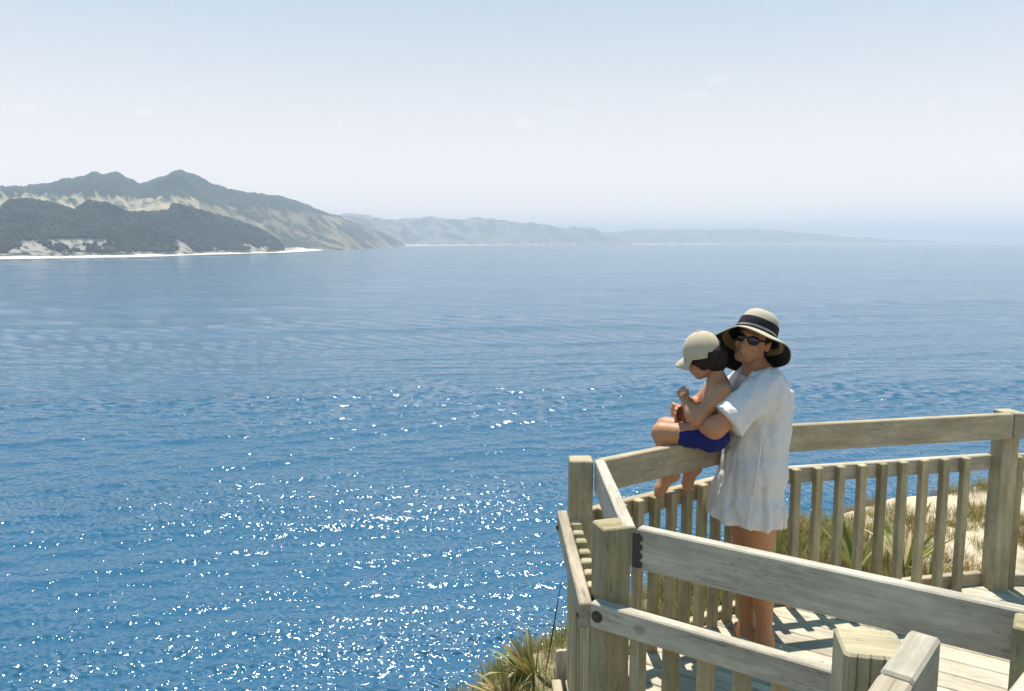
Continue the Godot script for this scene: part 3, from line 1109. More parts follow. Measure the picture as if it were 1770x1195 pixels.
func nets(prims: Array, cell: float, k: float, shape = null) -> Array:
	var lo := Vector3(1e9, 1e9, 1e9)
	var hi := -lo
	var pad := 4.5 / k
	var reach := []
	for p in prims:
		var a: Vector3
		var b: Vector3
		if p[0] == 0:
			a = p[1].min(p[2]) - Vector3.ONE * maxf(p[3], p[4])
			b = p[1].max(p[2]) + Vector3.ONE * maxf(p[3], p[4])
		else:
			var r: float = maxf(p[2].x, maxf(p[2].y, p[2].z))
			a = p[1] - Vector3.ONE * r
			b = p[1] + Vector3.ONE * r
		reach.append([a, b])
		lo = lo.min(a)
		hi = hi.max(b)
	lo -= Vector3.ONE * cell * 3.0
	hi += Vector3.ONE * cell * 3.0
	var nx := int((hi.x - lo.x) / cell) + 2
	var ny := int((hi.y - lo.y) / cell) + 2
	var nz := int((hi.z - lo.z) / cell) + 2
	var f := PackedFloat32Array()
	f.resize(nx * ny * nz)
	for n in prims.size():
		var p: Array = prims[n]
		var a: Vector3 = reach[n][0] - Vector3.ONE * pad
		var b: Vector3 = reach[n][1] + Vector3.ONE * pad
		var i0 := maxi(0, int((a.x - lo.x) / cell))
		var i1 := mini(nx - 1, int((b.x - lo.x) / cell) + 1)
		var j0 := maxi(0, int((a.y - lo.y) / cell))
		var j1 := mini(ny - 1, int((b.y - lo.y) / cell) + 1)
		var k0 := maxi(0, int((a.z - lo.z) / cell))
		var k1 := mini(nz - 1, int((b.z - lo.z) / cell) + 1)
		var is_cone: bool = p[0] == 0
		var pa: Vector3 = p[1]
		var ab := Vector3.ZERO
		var inv := 0.0
		var ra := 0.0
		var rb := 0.0
		var rad := Vector3.ONE
		var ax := Basis()
		if is_cone:
			ab = p[2] - p[1]
			inv = 1.0 / maxf(ab.length_squared(), 1e-9)
			ra = p[3]
			rb = p[4]
		else:
			rad = p[2]
			ax = p[3].transposed()
		for i in range(i0, i1 + 1):
			for j in range(j0, j1 + 1):
				var row := (i * ny + j) * nz
				var q := Vector3(lo.x + i * cell, lo.y + j * cell, 0.0)
				for kk in range(k0, k1 + 1):
					q.z = lo.z + kk * cell
					var w := q - pa
					var d := 0.0
					if is_cone:
						var t := clampf(w.dot(ab) * inv, 0.0, 1.0)
						d = (w - ab * t).length() - lerpf(ra, rb, t)
					else:
						w = ax * w
						var s := w / rad
						var l0 := s.length()
						var l1 := (s / rad).length()
						d = l0 * (l0 - 1.0) / maxf(l1, 1e-6)
					if d < pad:
						f[row + kk] += exp(-k * d)
	for i in nx:
		for j in ny:
			var row := (i * ny + j) * nz
			for kk in nz:
				var d := -log(f[row + kk] + 1e-4) / k if f[row + kk] > 0.0 else pad
				if shape != null and d < 0.06:
					d = shape.call(Vector3(lo.x + i * cell, lo.y + j * cell, lo.z + kk * cell), d)
				f[row + kk] = d
	# one vertex in each crossed cell
	var v := PackedVector3Array()
	var idx := PackedInt32Array()
	var at := PackedInt32Array()
	at.resize(nx * ny * nz)
	at.fill(-1)
	var sx := ny * nz
	for i in nx - 1:
		for j in ny - 1:
			var row := (i * ny + j) * nz
			for kk in nz - 1:
				var o := row + kk
				var c0 := f[o]; var c1 := f[o + 1]; var c2 := f[o + nz]; var c3 := f[o + nz + 1]
				var c4 := f[o + sx]; var c5 := f[o + sx + 1]; var c6 := f[o + sx + nz]; var c7 := f[o + sx + nz + 1]
				var least := minf(minf(minf(c0, c1), minf(c2, c3)), minf(minf(c4, c5), minf(c6, c7)))
				if least >= 0.0:
					continue
				var most := maxf(maxf(maxf(c0, c1), maxf(c2, c3)), maxf(maxf(c4, c5), maxf(c6, c7)))
				if most < 0.0:
					continue
				var sum := Vector3.ZERO
				var cnt := 0
				var cc := [c0, c1, c2, c3, c4, c5, c6, c7]
				for e in EDGES:
					var da: float = cc[e[0]]
					var db: float = cc[e[1]]
					if (da < 0.0) != (db < 0.0):
						var t := da / (da - db)
						sum += CORNERS[e[0]].lerp(CORNERS[e[1]], t)
						cnt += 1
				at[o] = v.size()
				v.append(lo + (Vector3(i, j, kk) + sum / cnt) * cell)
	for i in range(1, nx - 1):
		for j in range(1, ny - 1):
			for kk in range(1, nz - 1):
				var o := (i * ny + j) * nz + kk
				var d := f[o]
				var s := d < 0.0
				if s != (f[o + sx] < 0.0):
					quad(idx, at[o - nz - 1], at[o - 1], at[o], at[o - nz], s)
				if s != (f[o + nz] < 0.0):
					quad(idx, at[o - 1 - sx], at[o - sx], at[o], at[o - 1], s)
				if s != (f[o + 1] < 0.0):
					quad(idx, at[o - sx - nz], at[o - nz], at[o], at[o - sx], s)
	return [v, smooth_normals(v, idx), idx]


const CORNERS := [Vector3(0, 0, 0), Vector3(0, 0, 1), Vector3(0, 1, 0), Vector3(0, 1, 1), Vector3(1, 0, 0), Vector3(1, 0, 1), Vector3(1, 1, 0), Vector3(1, 1, 1)]
const EDGES := [[0, 1], [2, 3], [4, 5], [6, 7], [0, 2], [1, 3], [4, 6], [5, 7], [0, 4], [1, 5], [2, 6], [3, 7]]


func quad(idx: PackedInt32Array, a: int, b: int, c: int, d: int, inside: bool) -> void:
	if a < 0 or b < 0 or c < 0 or d < 0:
		return
	# clockwise seen from outside
	if inside:
		idx.append_array([a, c, b, a, d, c])
	else:
		idx.append_array([a, b, c, a, c, d])


func joined(list: Array, tint = null) -> ArrayMesh:
	var v := PackedVector3Array()
	var n := PackedVector3Array()
	var idx := PackedInt32Array()
	for e in list:
		var off := v.size()
		v.append_array(e[0])
		n.append_array(e[1])
		for i in e[2]:
			idx.append(i + off)
	var c := PackedColorArray()
	if tint != null:
		for p in v:
			c.append(tint.call(p))
	return arrays_mesh(v, n, idx, c)


func hand(wrist: Vector3, dir: Vector3, back: Vector3, thumb: Vector3, s: float, curl: float) -> Array:
	# palm and five fingers; back: the way the back of the hand faces; thumb: the side it is on; s = 1 for an adult
	var keep := bones
	bones = []
	var d := dir.normalized()
	var b := (back - d * back.dot(d)).normalized()
	var t := (thumb - d * thumb.dot(d) - b * thumb.dot(b)).normalized()
	cone(wrist - d * 0.02 * s, wrist + d * 0.012 * s, 0.023 * s, 0.021 * s)
	for i in 4:
		var o := t * (0.026 - 0.0175 * i) * s
		cone(wrist + d * 0.012 * s + o * 0.7, wrist + d * 0.078 * s + o, 0.0125 * s, 0.0105 * s)
		var l: float = [0.072, 0.080, 0.074, 0.058][i] * s
		var p := wrist + d * 0.080 * s + o
		var ang := curl * 0.55
		for k in 3:
			var seg: float = l * [0.45, 0.32, 0.23][k]
			var q := p + (d * cos(ang) - b * sin(ang)) * seg
			cone(p, q, (0.0092 - 0.0008 * k) * s, (0.0085 - 0.0010 * k) * s)
			p = q
			ang += curl
	var tp := wrist + d * 0.022 * s + t * 0.022 * s
	var t1 := tp + (d * 0.7 + t * 0.65 - b * 0.3).normalized() * 0.038 * s
	cone(tp, t1, 0.0125 * s, 0.010 * s)
	cone(t1, t1 + (d * 0.9 + t * 0.1 - b * 0.45).normalized() * 0.030 * s, 0.0098 * s, 0.008 * s)
	var out := nets(bones, 0.0042 * maxf(s, 0.75), 330.0 / s)
	bones = keep
	return out


func head(c: Vector3, fwd: Vector3, up: Vector3, s: float) -> Array:
	var keep := bones
	bones = []
	var u := up.normalized()
	var f := (fwd - u * fwd.dot(u)).normalized()
	var r := f.cross(u)
	var ax := Basis(r, u, -f)
	blob(c + u * 0.022 * s - f * 0.008 * s, Vector3(0.075, 0.092, 0.095) * s, ax)
	blob(c - u * 0.040 * s + f * 0.024 * s, Vector3(0.060, 0.075, 0.064) * s, ax)
	blob(c - u * 0.002 * s + f * 0.045 * s, Vector3(0.058, 0.045, 0.046) * s, ax)
	cone(c - u * 0.088 * s + f * 0.055 * s - r * 0.016 * s, c - u * 0.088 * s + f * 0.055 * s + r * 0.016 * s, 0.026 * s, 0.026 * s)
	cone(c - u * 0.060 * s - f * 0.005 * s + r * 0.050 * s, c - u * 0.086 * s + f * 0.045 * s + r * 0.024 * s, 0.018 * s, 0.020 * s)
	cone(c - u * 0.060 * s - f * 0.005 * s - r * 0.050 * s, c - u * 0.086 * s + f * 0.045 * s - r * 0.024 * s, 0.018 * s, 0.020 * s)
	# nose, brow, cheeks, lips, ears
	cone(c + u * 0.004 * s + f * 0.090 * s, c - u * 0.032 * s + f * 0.108 * s, 0.007 * s, 0.0115 * s)
	cone(c - u * 0.034 * s + f * 0.094 * s - r * 0.011 * s, c - u * 0.034 * s + f * 0.094 * s + r * 0.011 * s, 0.0085 * s, 0.0085 * s)
	cone(c + u * 0.022 * s + f * 0.083 * s - r * 0.032 * s, c + u * 0.022 * s + f * 0.083 * s + r * 0.032 * s, 0.012 * s, 0.012 * s)
	for sd in [-1.0, 1.0]:
		blob(c - u * 0.030 * s + f * 0.066 * s + r * sd * 0.036 * s, Vector3(0.022, 0.020, 0.020) * s, ax)
		blob(c - u * 0.008 * s - f * 0.010 * s + r * sd * 0.077 * s, Vector3(0.009, 0.030, 0.018) * s, ax)
	cone(c - u * 0.058 * s + f * 0.086 * s - r * 0.018 * s, c - u * 0.058 * s + f * 0.090 * s, 0.0065 * s, 0.009 * s)
	cone(c - u * 0.058 * s + f * 0.086 * s + r * 0.018 * s, c - u * 0.058 * s + f * 0.090 * s, 0.0065 * s, 0.009 * s)
	cone(c - u * 0.071 * s + f * 0.083 * s - r * 0.015 * s, c - u * 0.071 * s + f * 0.083 * s + r * 0.015 * s, 0.009 * s, 0.009 * s)
	var out := nets(bones, 0.0048 * s, 170.0 / s)
	bones = keep
	return out


func foot(ankle: Vector3, dir: Vector3, down: Vector3, s: float) -> void:
	var d := dir.normalized()
	var dn := down.normalized()
	var side := d.cross(dn).normalized()
	cone(ankle, ankle + dn * 0.045 * s - d * 0.020 * s, 0.034 * s, 0.030 * s)
	cone(ankle + dn * 0.020 * s + d * 0.02 * s, ankle + dn * 0.060 * s + d * 0.115 * s, 0.034 * s, 0.021 * s)
	cone(ankle + dn * 0.055 * s - d * 0.020 * s + side * 0.008 * s, ankle + dn * 0.066 * s + d * 0.115 * s + side * 0.020 * s, 0.024 * s, 0.018 * s)
	cone(ankle + dn * 0.055 * s - d * 0.020 * s - side * 0.008 * s, ankle + dn * 0.066 * s + d * 0.115 * s - side * 0.018 * s, 0.024 * s, 0.017 * s)
	for i in 5:
		var o := side * (0.028 - 0.0145 * i) * s
		var l: float = [0.055, 0.052, 0.046, 0.039, 0.031][i] * s
		cone(ankle + dn * 0.068 * s + d * 0.125 * s + o, ankle + dn * 0.072 * s + d * 0.125 * s + d * l + o * 1.1, 0.0125 * s, (0.0115 if i == 0 else 0.0085) * s)


func skin_material(c: Color) -> StandardMaterial3D:
	var m := StandardMaterial3D.new()
	m.vertex_color_use_as_albedo = true
	m.albedo_color = c
	m.roughness = 0.52
	m.metallic_specular = 0.42
	m.subsurf_scatter_enabled = true
	m.subsurf_scatter_strength = 0.12
	return m


func skin_tint(p: Vector3) -> Color:
	var a := noise_a.get_noise_3d(p.x * 14.0, p.y * 14.0, p.z * 14.0)
	var b := noise_a.get_noise_3d(p.x * 55.0 + 9.0, p.y * 55.0, p.z * 55.0)
	return Color(1.0 + 0.10 * a + 0.05 * b, 1.0 + 0.16 * a + 0.07 * b, 1.0 + 0.18 * a + 0.07 * b)


func cloth(c: Color, grain: float, relief: float, size: float) -> StandardMaterial3D:
	var m := StandardMaterial3D.new()
	m.albedo_color = c
	m.roughness = 0.9
	m.metallic_specular = 0.25
	var n := FastNoiseLite.new()
	n.seed = 8
	n.noise_type = FastNoiseLite.TYPE_CELLULAR
	n.frequency = 0.06
	var t := NoiseTexture2D.new()
	t.noise = n
	t.width = 512
	t.height = 512
	t.seamless = true
	var g := Gradient.new()
	g.set_color(0, Color(1.0 - grain, 1.0 - grain, 1.0 - grain))
	g.set_color(1, Color.WHITE)
	t.color_ramp = g
	m.albedo_texture = t
	m.uv1_triplanar = true
	m.uv1_scale = Vector3.ONE / size
	m.heightmap_enabled = true
	m.heightmap_texture = t
	m.heightmap_scale = relief
	m.rim_enabled = true
	m.rim = 0.25
	return m


func ring_mesh(rings: Array, segs: int, place: Callable, tint = null, flip := false) -> ArrayMesh:
	# rings of points place(ring value, angle); closed round
	var v := PackedVector3Array()
	var c := PackedColorArray()
	for i in rings.size():
		for j in segs + 1:
			var a := TAU * (j % segs) / segs
			v.append(place.call(rings[i], a))
			if tint != null:
				c.append(tint.call(rings[i], a))
	var idx := grid_index(rings.size(), segs + 1, flip)
	var n := smooth_normals(v, idx)
	for i in rings.size():
		var s := (n[i * (segs + 1)] + n[i * (segs + 1) + segs]).normalized()
		n[i * (segs + 1)] = s
		n[i * (segs + 1) + segs] = s
	return arrays_mesh(v, n, idx, c)


func small_part(parent: Node3D, called: String, m: Material, cell: float, k: float) -> MeshInstance3D:
	var o := put(joined([nets(bones, cell, k)]), called, m, parent)
	bones = []
	return o


func build_woman() -> void:
	var who := Node3D.new()
	who.name = numbered("person")
	add_child(who)
	tag(who, "standing person in wide sun hat, sunglasses and white tunic holding a child", "person", "two people at the railing")
	var skin := skin_material(lin(0.44, 0.205, 0.098))
	# legs, arms and trunk
	var hl := Vector3(1.190, 0.90, -3.80)
	var hr := Vector3(1.186, 0.90, -3.95)
	var kl := Vector3(1.212, 0.475, -3.805)
	var kr := Vector3(1.180, 0.47, -3.93)
	var al := Vector3(1.252, 0.075, -3.80)
	var ar := Vector3(1.196, 0.075, -3.915)
	bones = []
	for e in [[hl, kl, al, 1.0], [hr, kr, ar, -1.0]]:
		cone(e[0], e[0].lerp(e[1], 0.55), 0.084, 0.075)
		cone(e[0].lerp(e[1], 0.55), e[1], 0.076, 0.056)
		cone(e[1], e[1].lerp(e[2], 0.32) + Vector3(0.014, 0, 0), 0.052, 0.055)
		cone(e[1].lerp(e[2], 0.32) + Vector3(0.014, 0, 0), e[2], 0.053, 0.034)
	foot(al, Vector3(0.05, 0.0, -1.0), Vector3.DOWN, 0.98)
	foot(ar, Vector3(0.20, 0.0, -1.0), Vector3.DOWN, 0.98)
	var tx := Basis(Vector3(1, 0, 0), Vector3(0, 1, 0), Vector3(0, 0, 1))
	blob(Vector3(1.188, 0.935, -3.875), Vector3(0.118, 0.12, 0.148), tx)
	blob(Vector3(1.196, 1.09, -3.875), Vector3(0.102, 0.15, 0.125), tx)
	blob(Vector3(1.208, 1.26, -3.875), Vector3(0.110, 0.16, 0.142), tx)
	var sl := Vector3(1.200, 1.360, -3.735)
	var sr := Vector3(1.205, 1.352, -4.015)
	var neck := Vector3(1.196, 1.385, -3.880)
	cone(sl, neck, 0.055, 0.058)
	cone(sr, neck, 0.055, 0.058)
	var el := Vector3(0.945, 1.170, -3.69)
	var er := Vector3(1.03, 1.19, -4.06)
	var wl := Vector3(0.862, 1.190, -3.885)
	var wr := Vector3(0.885, 1.20, -3.97)
	cone(sl, sl.lerp(el, 0.55), 0.056, 0.050)
	cone(sl.lerp(el, 0.55), el, 0.048, 0.040)
	cone(el, el.lerp(wl, 0.3), 0.041, 0.042)
	cone(el.lerp(wl, 0.3), wl, 0.040, 0.026)
	cone(sr, er, 0.053, 0.040)
	cone(er, er.lerp(wr, 0.3), 0.040, 0.041)
	cone(er.lerp(wr, 0.3), wr, 0.040, 0.026)
	var hc := Vector3(1.160, 1.566, -3.865)
	var fw := Vector3(-0.62, -0.06, 0.78)
	var up := Vector3(0.26, 0.96, 0.06)
	cone(neck, hc - up * 0.065 - fw * 0.016, 0.055, 0.050)
	var body := nets(bones, 0.0115, 62.0)
	var mesh_ := joined([body, head(hc, fw, up, 1.0), hand(wl, Vector3(-0.55, 0.1, -0.8), Vector3(-0.8, 0.1, 0.5), Vector3(0, 1, 0), 0.95, 0.35), hand(wr, Vector3(-0.75, 0.0, 0.6), Vector3(-0.5, 0.1, -0.8), Vector3(0, 1, 0), 0.95, 0.35)], skin_tint)
	put(mesh_, "body", skin, who)

	# patterned swimsuit under the sheer tunic
	bones = []
	blob(Vector3(1.190, 0.935, -3.875), Vector3(0.122, 0.125, 0.152), tx)
	blob(Vector3(1.196, 1.09, -3.875), Vector3(0.106, 0.15, 0.129), tx)
	blob(Vector3(1.208, 1.24, -3.875), Vector3(0.113, 0.14, 0.145), tx)
	var suit := cloth(lin(0.12, 0.14, 0.30), 0.85, 0.02, 0.5)
	put(joined([nets(bones, 0.013, 62.0)]), "swimsuit", suit, who)

	# tunic
	bones = []
	blob(Vector3(1.214, 1.262, -3.875), Vector3(0.142, 0.165, 0.178), tx)
	cone(Vector3(1.196, 1.385, -3.80), Vector3(1.196, 1.385, -3.96), 0.055, 0.055)
	cone(Vector3(1.196, 1.345, -3.775), Vector3(1.20, 1.335, -3.98), 0.075, 0.075)
	blob(Vector3(1.200, 1.10, -3.875), Vector3(0.152, 0.17, 0.182), tx)
	blob(Vector3(1.184, 0.93, -3.875), Vector3(0.158, 0.18, 0.198), tx)
	blob(Vector3(1.158, 0.70, -3.875), Vector3(0.180, 0.26, 0.202), tx)
	# sleeves
	cone(sl + Vector3(0.0, -0.004, 0.0), sl.lerp(el, 0.80), 0.076, 0.094)
	cone(sr, sr.lerp(er, 0.75), 0.072, 0.088)
	var cuff := (el - sl).normalized()
	var cuff2 := (er - sr).normalized()
	var cut := func(p: Vector3, d: float) -> float:
		# folds: long soft ones down the skirt, gathers at the arm
		var a := atan2(p.z + 3.875, p.x - 1.18)
		var low := clampf((1.12 - p.y) / 0.35, 0.0, 1.0)
		d += 0.0105 * low * sin(a * 9.0 + 3.0 * noise_c.get_noise_2d(p.y * 3.0, a * 1.5))
		d += 0.012 * noise_c.get_noise_3d(p.x * 13.0, p.y * 5.0, p.z * 13.0) + 0.005 * noise_c.get_noise_3d(p.x * 36.0, p.y * 16.0, p.z * 36.0)
		# creases where the raised arm pulls the cloth
		var pull := p - sl
		d += 0.004 * exp(-pull.length_squared() * 45.0) * sin(pull.dot(Vector3(0.62, -0.72, 0.1)) * 95.0 + 2.0 * noise_c.get_noise_3d(p.x * 9.0, p.y * 9.0, p.z * 9.0))
		# hem, a little lower at the back, and wavy
		d = maxf(d, 0.678 - 0.11 * (p.x - 1.14) + 0.006 * sin(a * 7.0) - p.y)
		# sleeves end above the elbow; the neck is open
		var q := p - sl
		if p.y > 1.115 and p.z > -3.80 and p.x < 1.12:
			d = maxf(d, q.dot(cuff) - 0.255)
		q = p - sr
		if p.y > 1.09 and p.z < -3.97 and p.x < 1.12:
			d = maxf(d, q.dot(cuff2) - 0.17)
		var open := p - Vector3(1.165, 1.435, -3.85)
		d = maxf(d, 0.066 - Vector3(open.x, open.y * 1.1, open.z * 0.85).length())
		return d
	var white := cloth(lin(0.95, 0.92, 0.875), 0.13, 0.2, 0.26)
	white.transparency = BaseMaterial3D.TRANSPARENCY_ALPHA
	white.albedo_color.a = 0.93
	white.backlight_enabled = true
	white.backlight = Color(0.70, 0.69, 0.67)
	var tunic := put(joined([nets(bones, 0.009, 62.0, cut)]), "tunic", white, who)
	# side seam
	bones = []
	var seam := [Vector3(1.165, 1.14, -3.688), Vector3(1.150, 1.02, -3.672), Vector3(1.135, 0.90, -3.664), Vector3(1.115, 0.78, -3.663), Vector3(1.105, 0.70, -3.668)]
	for i in 4:
		cone(seam[i], seam[i + 1], 0.0045, 0.0045)
	small_part(tunic, "seam", white, 0.004, 300.0)

	# hair under the hat
	bones = []
	var u := up.normalized()
	var f := (fw - u * fw.dot(u)).normalized()
	var r := f.cross(u)
	var ax := Basis(r, u, -f)
	blob(hc + u * 0.024 - f * 0.020, Vector3(0.084, 0.090, 0.092), ax)
	blob(hc - u * 0.050 - f * 0.060, Vector3(0.066, 0.060, 0.038), ax)
	var hair := StandardMaterial3D.new()
	hair.albedo_color = lin(0.022, 0.014, 0.009)
	hair.roughness = 0.62
	hair.metallic_specular = 0.3
	mat.hair = hair
	small_part(who, "hair", hair, 0.006, 120.0)
	# mouth
	bones = []
	cone(hc - u * 0.0645 + f * 0.0945 - r * 0.019, hc - u * 0.0645 + f * 0.098, 0.0032, 0.0042)
	cone(hc - u * 0.0645 + f * 0.0945 + r * 0.019, hc - u * 0.0645 + f * 0.098, 0.0032, 0.0042)
	var lip := StandardMaterial3D.new()
	lip.albedo_color = lin(0.20, 0.065, 0.05)
	lip.roughness = 0.5
	small_part(who, "lips", lip, 0.0022, 500.0)
	# sunglasses
	var dark := StandardMaterial3D.new()
	dark.albedo_color = lin(0.006, 0.006, 0.008)
	dark.roughness = 0.12
	bones = []
	for sd in [-1.0, 1.0]:
		var lc: Vector3 = hc + u * 0.004 + f * 0.093 + r * sd * 0.034
		var tilt := Basis(u, sd * -0.28) * ax
		blob(lc, Vector3(0.030, 0.023, 0.007), tilt)
		cone(lc + r * sd * 0.028 + u * 0.008 - f * 0.006, hc + u * 0.012 - f * 0.005 + r * sd * 0.082, 0.0042, 0.0035)
	cone(hc + u * 0.010 + f * 0.101 - r * 0.012, hc + u * 0.010 + f * 0.101 + r * 0.012, 0.004, 0.004)
	small_part(who, "sunglasses", dark, 0.0032, 420.0)

	# hat: crown, band, drooping brim with dark lining
	var hu := Vector3(0.40, 0.90, -0.25).normalized()
	var hf := (Vector3(-0.45, 0, 0.89) - hu * Vector3(-0.45, 0, 0.89).dot(hu)).normalized()
	var hr2 := hf.cross(hu)
	var ho := hc + up.normalized() * 0.032 - fw * 0.010
	var straw := cloth(lin(0.64, 0.56, 0.40), 0.30, 0.05, 0.05)
	straw.roughness = 0.8
	var navy := cloth(lin(0.028, 0.026, 0.032), 0.3, 0.03, 0.05)
	var at := func(q: Vector2, a: float) -> Vector3:
		var wob := 1.0 + 0.012 * sin(a * 3.0 + 0.7) + 0.008 * sin(a * 5.0)
		var y := q.y
		if q.x > 0.105:
			var out := (q.x - 0.105) / 0.09
			# droops at the sides, lifted over the face
			y += out * (-0.036 + 0.046 * cos(a) - 0.012 * cos(a * 2.0) - 0.075 * maxf(0.0, sin(a - 0.35)) - 0.012 * minf(0.0, sin(a)) + 0.006 * sin(a * 5.0 + 1.0))
		return ho + (hf * cos(a) * 1.05 + hr2 * sin(a)) * q.x * wob + hu * y
	var hat := put(ring_mesh([Vector2(0.002, 0.112), Vector2(0.03, 0.111), Vector2(0.055, 0.105), Vector2(0.073, 0.093), Vector2(0.084, 0.074), Vector2(0.090, 0.050), Vector2(0.094, 0.02), Vector2(0.097, 0.0), Vector2(0.102, -0.008), Vector2(0.115, -0.013), Vector2(0.13, -0.018), Vector2(0.15, -0.026), Vector2(0.17, -0.035), Vector2(0.185, -0.042), Vector2(0.190, -0.046), Vector2(0.187, -0.049)], 56, at), "hat", straw, who)
	put(ring_mesh([Vector2(0.0915, 0.053), Vector2(0.0945, 0.052), Vector2(0.0965, 0.034), Vector2(0.0985, 0.016), Vector2(0.0955, 0.014)], 56, at), "band", navy, hat)
	put(ring_mesh([Vector2(0.1000, 0.003), Vector2(0.1035, 0.001), Vector2(0.1045, -0.004), Vector2(0.1025, -0.006)], 56, at), "cord", navy, hat)
	var tan_ := cloth(lin(0.42, 0.31, 0.13), 0.3, 0.03, 0.05)
	var under := [Vector2(0.088, 0.02), Vector2(0.096, -0.007), Vector2(0.112, -0.0165), Vector2(0.122, -0.0200)]
	put(ring_mesh(under, 56, at, null, false), "lining", navy, hat)
	put(ring_mesh([Vector2(0.122, -0.0202), Vector2(0.136, -0.0250), Vector2(0.144, -0.0282)], 56, at, null, false), "stripe", tan_, hat)
	put(ring_mesh([Vector2(0.144, -0.0280), Vector2(0.165, -0.0375), Vector2(0.186, -0.0478)], 56, at, null, false), "lining", navy, hat)


func build_child() -> void:
	var who := Node3D.new()
	who.name = numbered("person")
	add_child(who)
	tag(who, "small child in pale cap and blue shorts sitting on the top rail", "person", "two people at the railing")
	var skin := skin_material(lin(0.42, 0.205, 0.102))
	var pel := Vector3(0.957, 1.118, -3.815)
	var chest := Vector3(0.990, 1.290, -3.825)
	var neck := Vector3(0.985, 1.365, -3.825)
	var hc := Vector3(0.921, 1.484, -3.835)
	var fw := Vector3(-0.90, -0.30, -0.32)
	var up := Vector3(-0.29, 0.95, 0.0)
	var sl := Vector3(0.990, 1.335, -3.745)
	var sr := Vector3(0.995, 1.325, -3.915)
	var el := Vector3(0.868, 1.208, -3.725)
	var er := Vector3(0.885, 1.215, -3.93)
	var wl := Vector3(0.826, 1.275, -3.785)
	var wr := Vector3(0.838, 1.282, -3.842)
	var hl := Vector3(0.935, 1.118, -3.765)
	var hr := Vector3(0.95, 1.118, -3.875)
	var kl := Vector3(0.722, 1.122, -3.815)
	var kr := Vector3(0.765, 1.118, -3.945)
	var al := Vector3(0.789, 0.905, -3.838)
	var ar := Vector3(0.915, 0.915, -3.925)
	bones = []
	var tx := Basis(Vector3(0, 0, 1), -0.15)
	blob(Vector3(0.975, 1.215, -3.82), Vector3(0.062, 0.105, 0.080), tx)
	blob(chest + Vector3(0.003, 0.0, 0), Vector3(0.065, 0.085, 0.090), tx)
	blob(pel, Vector3(0.072, 0.065, 0.085), tx)
	cone(sl, neck, 0.036, 0.036)
	cone(sr, neck, 0.036, 0.036)
	cone(neck, hc - up * 0.065 - fw * 0.03, 0.038, 0.037)
	for e in [[sl, el, wl], [sr, er, wr]]:
		cone(e[0], e[1], 0.038, 0.030)
		cone(e[1], e[1].lerp(e[2], 0.35), 0.030, 0.031)
		cone(e[1].lerp(e[2], 0.35), e[2], 0.030, 0.020)
	for e in [[hl, kl, al], [hr, kr, ar]]:
		cone(e[0], e[1], 0.060, 0.045)
		cone(e[1], e[1].lerp(e[2], 0.35), 0.042, 0.040)
		cone(e[1].lerp(e[2], 0.35), e[2], 0.038, 0.024)
	foot(al, Vector3(-0.22, -0.96, 0.02), Vector3(-0.93, 0.2, -0.15), 0.66)
	foot(ar, Vector3(0.08, -0.98, 0.0), Vector3(-0.97, 0.1, -0.2), 0.66)
	var body := nets(bones, 0.0085, 85.0)
	put(joined([body, head(hc, fw, up, 0.83), hand(wl, Vector3(-0.35, 0.75, -0.45), Vector3(-0.7, 0.2, 0.6), Vector3(0.6, 0.5, 0.1), 0.62, 0.75), hand(wr, Vector3(-0.45, 0.55, 0.6), Vector3(-0.8, 0.3, -0.4), Vector3(0.4, 0.8, 0.0), 0.62, 0.75)], skin_tint), "body", skin, who)

	# shorts
	bones = []
	blob(pel + Vector3(0.0, -0.010, 0.004), Vector3(0.084, 0.078, 0.098), tx)
	cone(hl, hl.lerp(kl, 0.50), 0.069, 0.060)
	cone(hr, hr.lerp(kr, 0.50), 0.069, 0.060)
	var axis_l := (kl - hl).normalized()
	var axis_r := (kr - hr).normalized()
	var cut := func(p: Vector3, d: float) -> float:
		d += 0.006 * noise_c.get_noise_3d(p.x * 22.0, p.y * 22.0, p.z * 22.0)
		d = maxf(d, p.y - (1.172 + 0.2 * (p.x - 0.95)))
		var q := p - hl
		if p.z > -3.84:
			d = maxf(d, q.dot(axis_l) - 0.140)
		else:
			d = maxf(d, (p - hr).dot(axis_r) - 0.125)
		return d
	var blue := cloth(lin(0.022, 0.028, 0.165), 0.25, 0.06, 0.06)
	var shorts := put(joined([nets(bones, 0.0065, 85.0, cut)]), "shorts", blue, who)
	bones = []
	blob(Vector3(0.858, 1.188, -3.785), Vector3(0.026, 0.008, 0.024), Basis(Vector3(0, 0, 1), 0.12))
	small_part(shorts, "patch", cloth(lin(0.7, 0.72, 0.78), 0.1, 0.03, 0.05), 0.004, 200.0)

	# dark bobbed hair
	var u := up.normalized()
	var f := (fw - u * fw.dot(u)).normalized()
	var r := f.cross(u)
	var ax := Basis(r, u, -f)
	bones = []
	blob(hc + u * 0.010 - f * 0.022, Vector3(0.075, 0.076, 0.080), ax)
	blob(hc - u * 0.016 - f * 0.056, Vector3(0.070, 0.064, 0.046), ax)
	for sd in [-1.0, 1.0]:
		blob(hc - u * 0.008 - f * 0.006 + r * sd * 0.060, Vector3(0.018, 0.040, 0.044), ax)
		blob(hc + u * 0.006 + f * 0.050 + r * sd * 0.036, Vector3(0.024, 0.018, 0.020), ax)
	var strands := func(p: Vector3, d: float) -> float:
		var w := p - hc
		var a := atan2(w.dot(r), -w.dot(f))
		return d + 0.002 * sin(a * 30.0 + 4.0 * noise_c.get_noise_2d(w.y * 12.0, a)) + 0.004 * noise_c.get_noise_3d(p.x * 40.0, p.y * 16.0, p.z * 40.0)
	put(joined([nets(bones, 0.0048, 110.0, strands)]), "hair", mat.hair, who)
	# eyes
	var eye := StandardMaterial3D.new()
	eye.albedo_color = lin(0.02, 0.014, 0.010)
	eye.roughness = 0.2
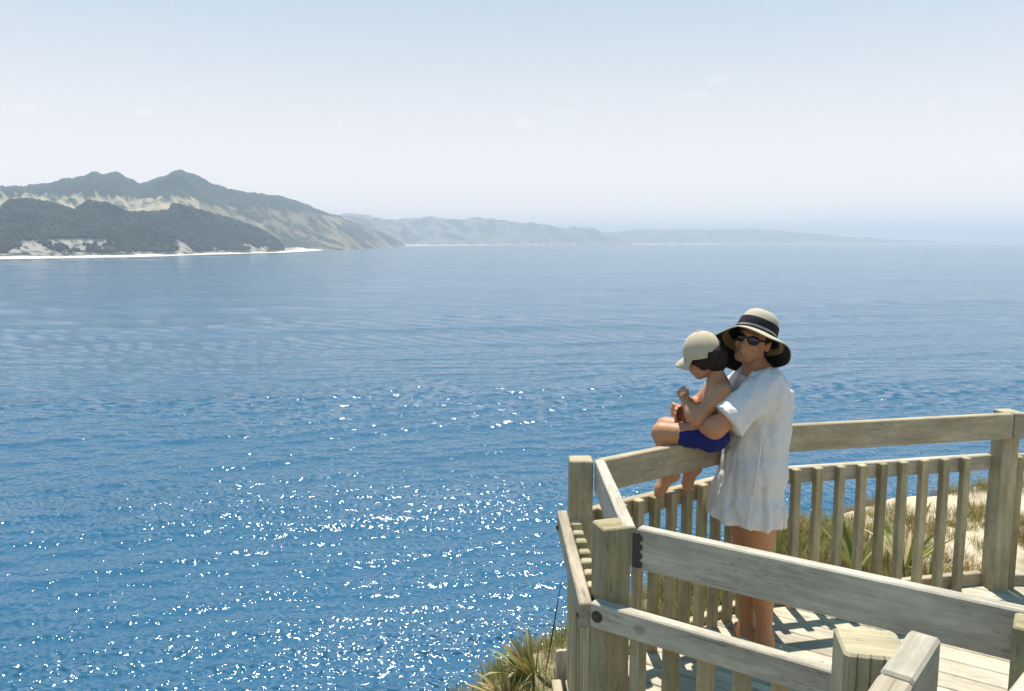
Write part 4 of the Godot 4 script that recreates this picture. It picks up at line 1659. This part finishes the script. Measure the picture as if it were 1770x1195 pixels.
	for sd in [-1.0, 1.0]:
		bones = []
		blob(hc - u * 0.002 + f * 0.0745 + r * sd * 0.027, Vector3(0.010, 0.0048, 0.006), ax)
		small_part(who, "eye", eye, 0.0022, 500.0)

	# cap: panelled dome, button, curved peak
	var khaki := cloth(lin(0.56, 0.465, 0.32), 0.18, 0.04, 0.04)
	var cu := (u - f * 0.05).normalized()
	var cf := (f - cu * f.dot(cu)).normalized()
	var cr := cf.cross(cu)
	var co := hc + u * 0.032 + f * 0.001
	var at := func(q: Vector2, a: float) -> Vector3:
		var panel := 1.0 - 0.018 * pow(absf(cos(a * 3.0)), 14.0)
		return co + (cf * cos(a) * 0.0935 + cr * sin(a) * 0.084) * q.x * panel + cu * q.y * 0.098
	var dome := []
	for i in 14:
		var t := PI / 2.0 * i / 13.0
		dome.append(Vector2(maxf(sin(t), 0.01), cos(t)))
	dome.append(Vector2(1.005, -0.10))
	dome.append(Vector2(1.0, -0.20))
	dome.append(Vector2(0.965, -0.205))
	var cap := put(ring_mesh(dome, 48, at), "cap", khaki, who)
	bones = []
	blob(co + cu * 0.099, Vector3(0.008, 0.005, 0.008), Basis(cr, cu, -cf))
	small_part(cap, "button", khaki, 0.003, 400.0)
	var v := PackedVector3Array()
	for side in [0.0, 1.0]:
		for i in 9:
			for j in 17:
				var a := lerpf(-1.05, 1.05, j / 16.0)
				var t := i / 8.0
				var root := (cf * cos(a) * 0.088 + cr * sin(a) * 0.081)
				var ext := cf * 0.054 * t * pow(cos(a * 1.2), 0.5)
				v.append(co + root + ext + cu * (-0.016 - 0.020 * t * t - 0.030 * absf(sin(a)) * sin(a) * sin(a) * t - 0.006 * t - 0.004 * side))
	var idx := PackedInt32Array()
	var g := grid_index(9, 17, false)
	idx.append_array(g)
	for k in range(0, g.size(), 3):
		idx.append_array([g[k] + 153, g[k + 2] + 153, g[k + 1] + 153])
	for j in 16:
		var a := 8 * 17 + j
		idx.append_array([a, a + 1, a + 153, a + 1, a + 154, a + 153])
	put(arrays_mesh(v, smooth_normals(v, idx), idx), "peak", khaki, cap)
	# dark strap over the gap at the back
	bones = []
	for i in 6:
		var a0 := PI - 0.5 + i * 0.16
		cone(at.call(Vector2(1.02, -0.10), a0), at.call(Vector2(1.02, -0.10), a0 + 0.16), 0.006, 0.006)
	small_part(cap, "strap", mat.hair, 0.004, 250.0)
